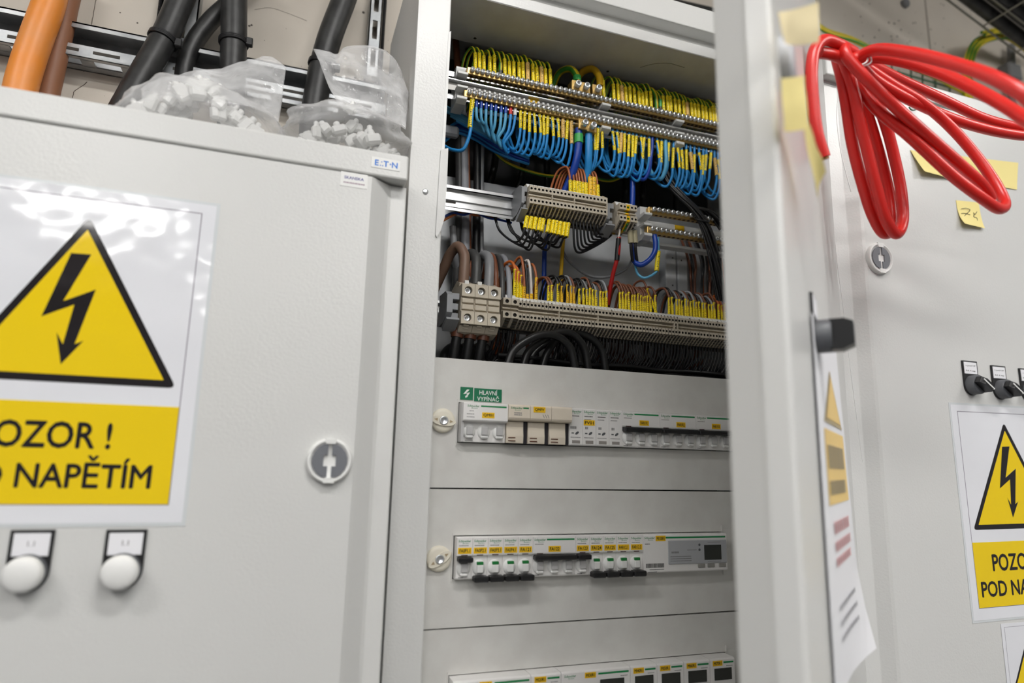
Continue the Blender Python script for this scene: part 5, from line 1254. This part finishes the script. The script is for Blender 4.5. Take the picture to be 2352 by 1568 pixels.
# ================================================================== red cable coil
def Z(pts): return [(1640+a/2.903, b/2.903, c*1.33) for a, b, c in pts]
paths = [
 # tail hanging down on the left, running up into the bundle
 [(735, 1048, 500), (690, 900, 500), (662, 700, 502), (650, 480, 505), (672, 330, 510), (735, 268, 518), (840, 300, 530), (930, 350, 540)],
 # upper loop reaching out to the right
 [(700, 350, 522), (790, 365, 528), (900, 400, 530), (960, 380, 530), (1060, 335, 520), (1300, 352, 490), (1650, 440, 450), (1900, 535, 420), (2100, 660, 405), (2190, 790, 405), (2120, 820, 425), (1980, 730, 450), (1760, 605, 480), (1500, 485, 510), (1280, 415, 530), (1090, 385, 545), (960, 400, 552)],
 # second loop to the right, lower
 [(960, 400, 552), (1060, 440, 565), (1250, 535, 590), (1500, 650, 610), (1800, 790, 620), (2020, 850, 622), (2150, 880, 622), (2120, 905, 615), (1950, 890, 605), (1700, 830, 595), (1450, 735, 585), (1200, 610, 572), (1060, 520, 562), (960, 420, 552)],
 # long loop down to the right, outer strand
 [(840, 395, 545), (930, 520, 540), (1080, 720, 535), (1300, 905, 532), (1600, 1180, 535), (1800, 1330, 540), (1900, 1392, 548), (1938, 1360, 560), (1880, 1230, 572), (1740, 1030, 582), (1560, 830, 586), (1380, 680, 580), (1180, 560, 572), (1000, 440, 560)],
 # long loop, inner strand
 [(930, 350, 538), (870, 325, 528), (880, 370, 524), (1010, 520, 522), (1200, 705, 524), (1420, 900, 530), (1640, 1095, 538), (1790, 1235, 546), (1840, 1320, 556), (1790, 1290, 566), (1600, 1110, 576), (1350, 840, 580), (1100, 600, 570), (960, 440, 560)],
 # loops hanging down
 [(815, 380, 548), (850, 520, 545), (885, 720, 545), (920, 950, 547), (985, 1210, 550), (1060, 1440, 555), (1130, 1555, 562), (1185, 1530, 572), (1180, 1360, 580), (1130, 1130, 580), (1060, 880, 575), (985, 650, 568), (920, 470, 560)],
 [(860, 400, 540), (920, 560, 536), (965, 760, 536), (1020, 1000, 538), (1085, 1260, 541), (1150, 1470, 546), (1215, 1560, 553), (1258, 1480, 562), (1250, 1290, 568), (1205, 1060, 570), (1140, 820, 567), (1050, 600, 562), (960, 430, 555)],
]
mb = MB()
for pth in paths: mb.tube(spline([PZ(*q) for q in Z(pth)], 12), 6.1, 16)
rc = mb.build('red_cable', RED, label='stiff red cable tied in big loops hanging beside the open door', cat='cable')
q0 = PZ(*Z([(735, 1048, 500)])[0]); q1 = PZ(*Z([(690, 900, 500)])[0]); dn = (q0-q1).normalized()
MB().tube([q0+dn*.2, q0+dn*2.5], 4.2, 12).build('cut_core', mat('copper_core', (150, 104, 60), .4, .7), rc, label='cut copper end')
mb = MB()
c0 = PZ(*Z([(900, 375, 538)])[0])
for k in range(2):
    mb.tube([c0+Vector((math.cos(x)*11+k*5, math.sin(x)*21, math.sin(x+.5)*23)) for x in [2*math.pi*i/24 for i in range(25)]], .9, 6)
mb.build('tie_string', WHITE, rc, label='white string holding the loops')

# ================================================================== wall fittings at the upper right
def bundle(name, label, pts, Y, r, n, m, rad, cat):
    base = spline([P(a, b, Y) for a, b in pts], 8); t = thing(name, label, cat, base[0])
    for k in range(n):
        an = 2*math.pi*k/n; L = [q+Vector((math.cos(an+i*.03)*rad, math.sin(an+i*.03)*rad*.6, math.sin(an+i*.03)*rad)) for i, q in enumerate(base)]
        MB().tube(L, r, 8).build('wire', m, t)
    return t
bundle('earth_bundle', 'bundle of green-yellow wires crossing the wall behind the red coil', [(1860, 45), (1900, 72), (1960, 92), (2020, 122), (2090, 152), (2160, 182), (2220, 215)], 225, 4.2, 5, EARTH, 6, 'wire bundle')
bundle('earth_bundle', 'curved bundle of green-yellow wires below the cable tray', [(2205, 300), (2222, 225), (2222, 160), (2240, 105), (2275, 85), (2310, 85), (2345, 105), (2400, 150)], 215, 4.5, 6, EARTH, 8, 'wire bundle')
bundle('earth_bundle', 'green-yellow wires fanning out above the curved bundle at the frame edge', [(2260, 78), (2300, 72), (2352, 92), (2420, 96)], 200, 4, 3, EARTH, 6, 'wire bundle')
t = thing('wire_basket', 'green coated wire grid above the right cabinet', 'grid', P(2120, 215, 232))
mb = MB()
for a in (2048, 2092, 2118, 2148, 2180): mb.tube([P(a, 130, 234), P(a+2, 260, 234)], 1.8, 6)
mb.tube([P(2020, 122, 232), P(2200, 182, 232)], 1.8, 6); mb.tube([P(2060, 165, 230), P(2230, 215, 230)], 2.2, 6); mb.build('grid_wires', GREENW, t)
t = thing('conduit_clip', 'grey conduit with clip on the wall at the right edge', 'conduit', P(2325, 250, 250))
MB().tube([P(2322, 105, 255), P(2326, 300, 255)], 9, 14).build('conduit', CONDUIT, t); p = P(2322, 168, 250); MB().cbox(p.x-22, p.x+24, 238, 270, p.z-22, p.z+22, 4).build('junction_box', CONDUIT, t)
p = P(2085, 4, 262); MB().lathe([(11, 0), (11, -6), (9, -9), (2, -9)], (p.x, WALLY, p.z), 'y', 18).build('wall_plug', CONDUIT, label='small round grey plug in the concrete near the top', cat='plug')
MB().box(P(2130, 60, WALLY).x-1, P(2130, 60, WALLY).x+3, WALLY-.8, WALLY, -200, 1500).build('formwork_seam', mat('seam', (150, 142, 132), .85), bpy.data.objects['wall_back'])
# mesh tray with black cables
ta, tb = P(2176, 0, 150), P(2352, 132, 150); dv = (tb-ta)
def tray(f, y, dz=0): return Vector((ta.x+dv.x*f, y, ta.z+dv.z*f+dz))
t = thing('cable_tray', 'wire-mesh cable tray slanting across the upper right corner', 'tray', tray(.5, 100))
for y in (150, 95, 40, -15, -70): MB().tube([tray(-3, y), tray(2.5, y)], 2.2, 6).build('long_wire', TRAYW, t)
for i in range(-7, 8): MB().tube([tray(i*.45, 150), tray(i*.45, -70)], 2.2, 6).build('cross_wire', TRAYW, t)
for k, (y, r_) in enumerate(((130, 14), (95, 17), (60, 13), (26, 16), (-10, 14), (-46, 15))):
    MB().tube([tray(-3, y, r_+3), tray(0, y+2, r_+3.5), tray(2.5, y, r_+3)], r_, 12).build('tray_cable', BLACKC, label='thick black cable lying in the mesh tray, %s from the wall' % ('nearest', 'second', 'third', 'fourth', 'fifth', 'sixth')[k], cat='cable', group='black cables in the mesh tray')
# dark duct above the open cabinet
bundle('duct_cable', 'dark cables running on the wall above the open cabinet', [(1380, -60), (1480, -10), (1560, 12), (1640, 30), (1720, 48)], 235, 7, 4, BLACKC, 9, 'cable')
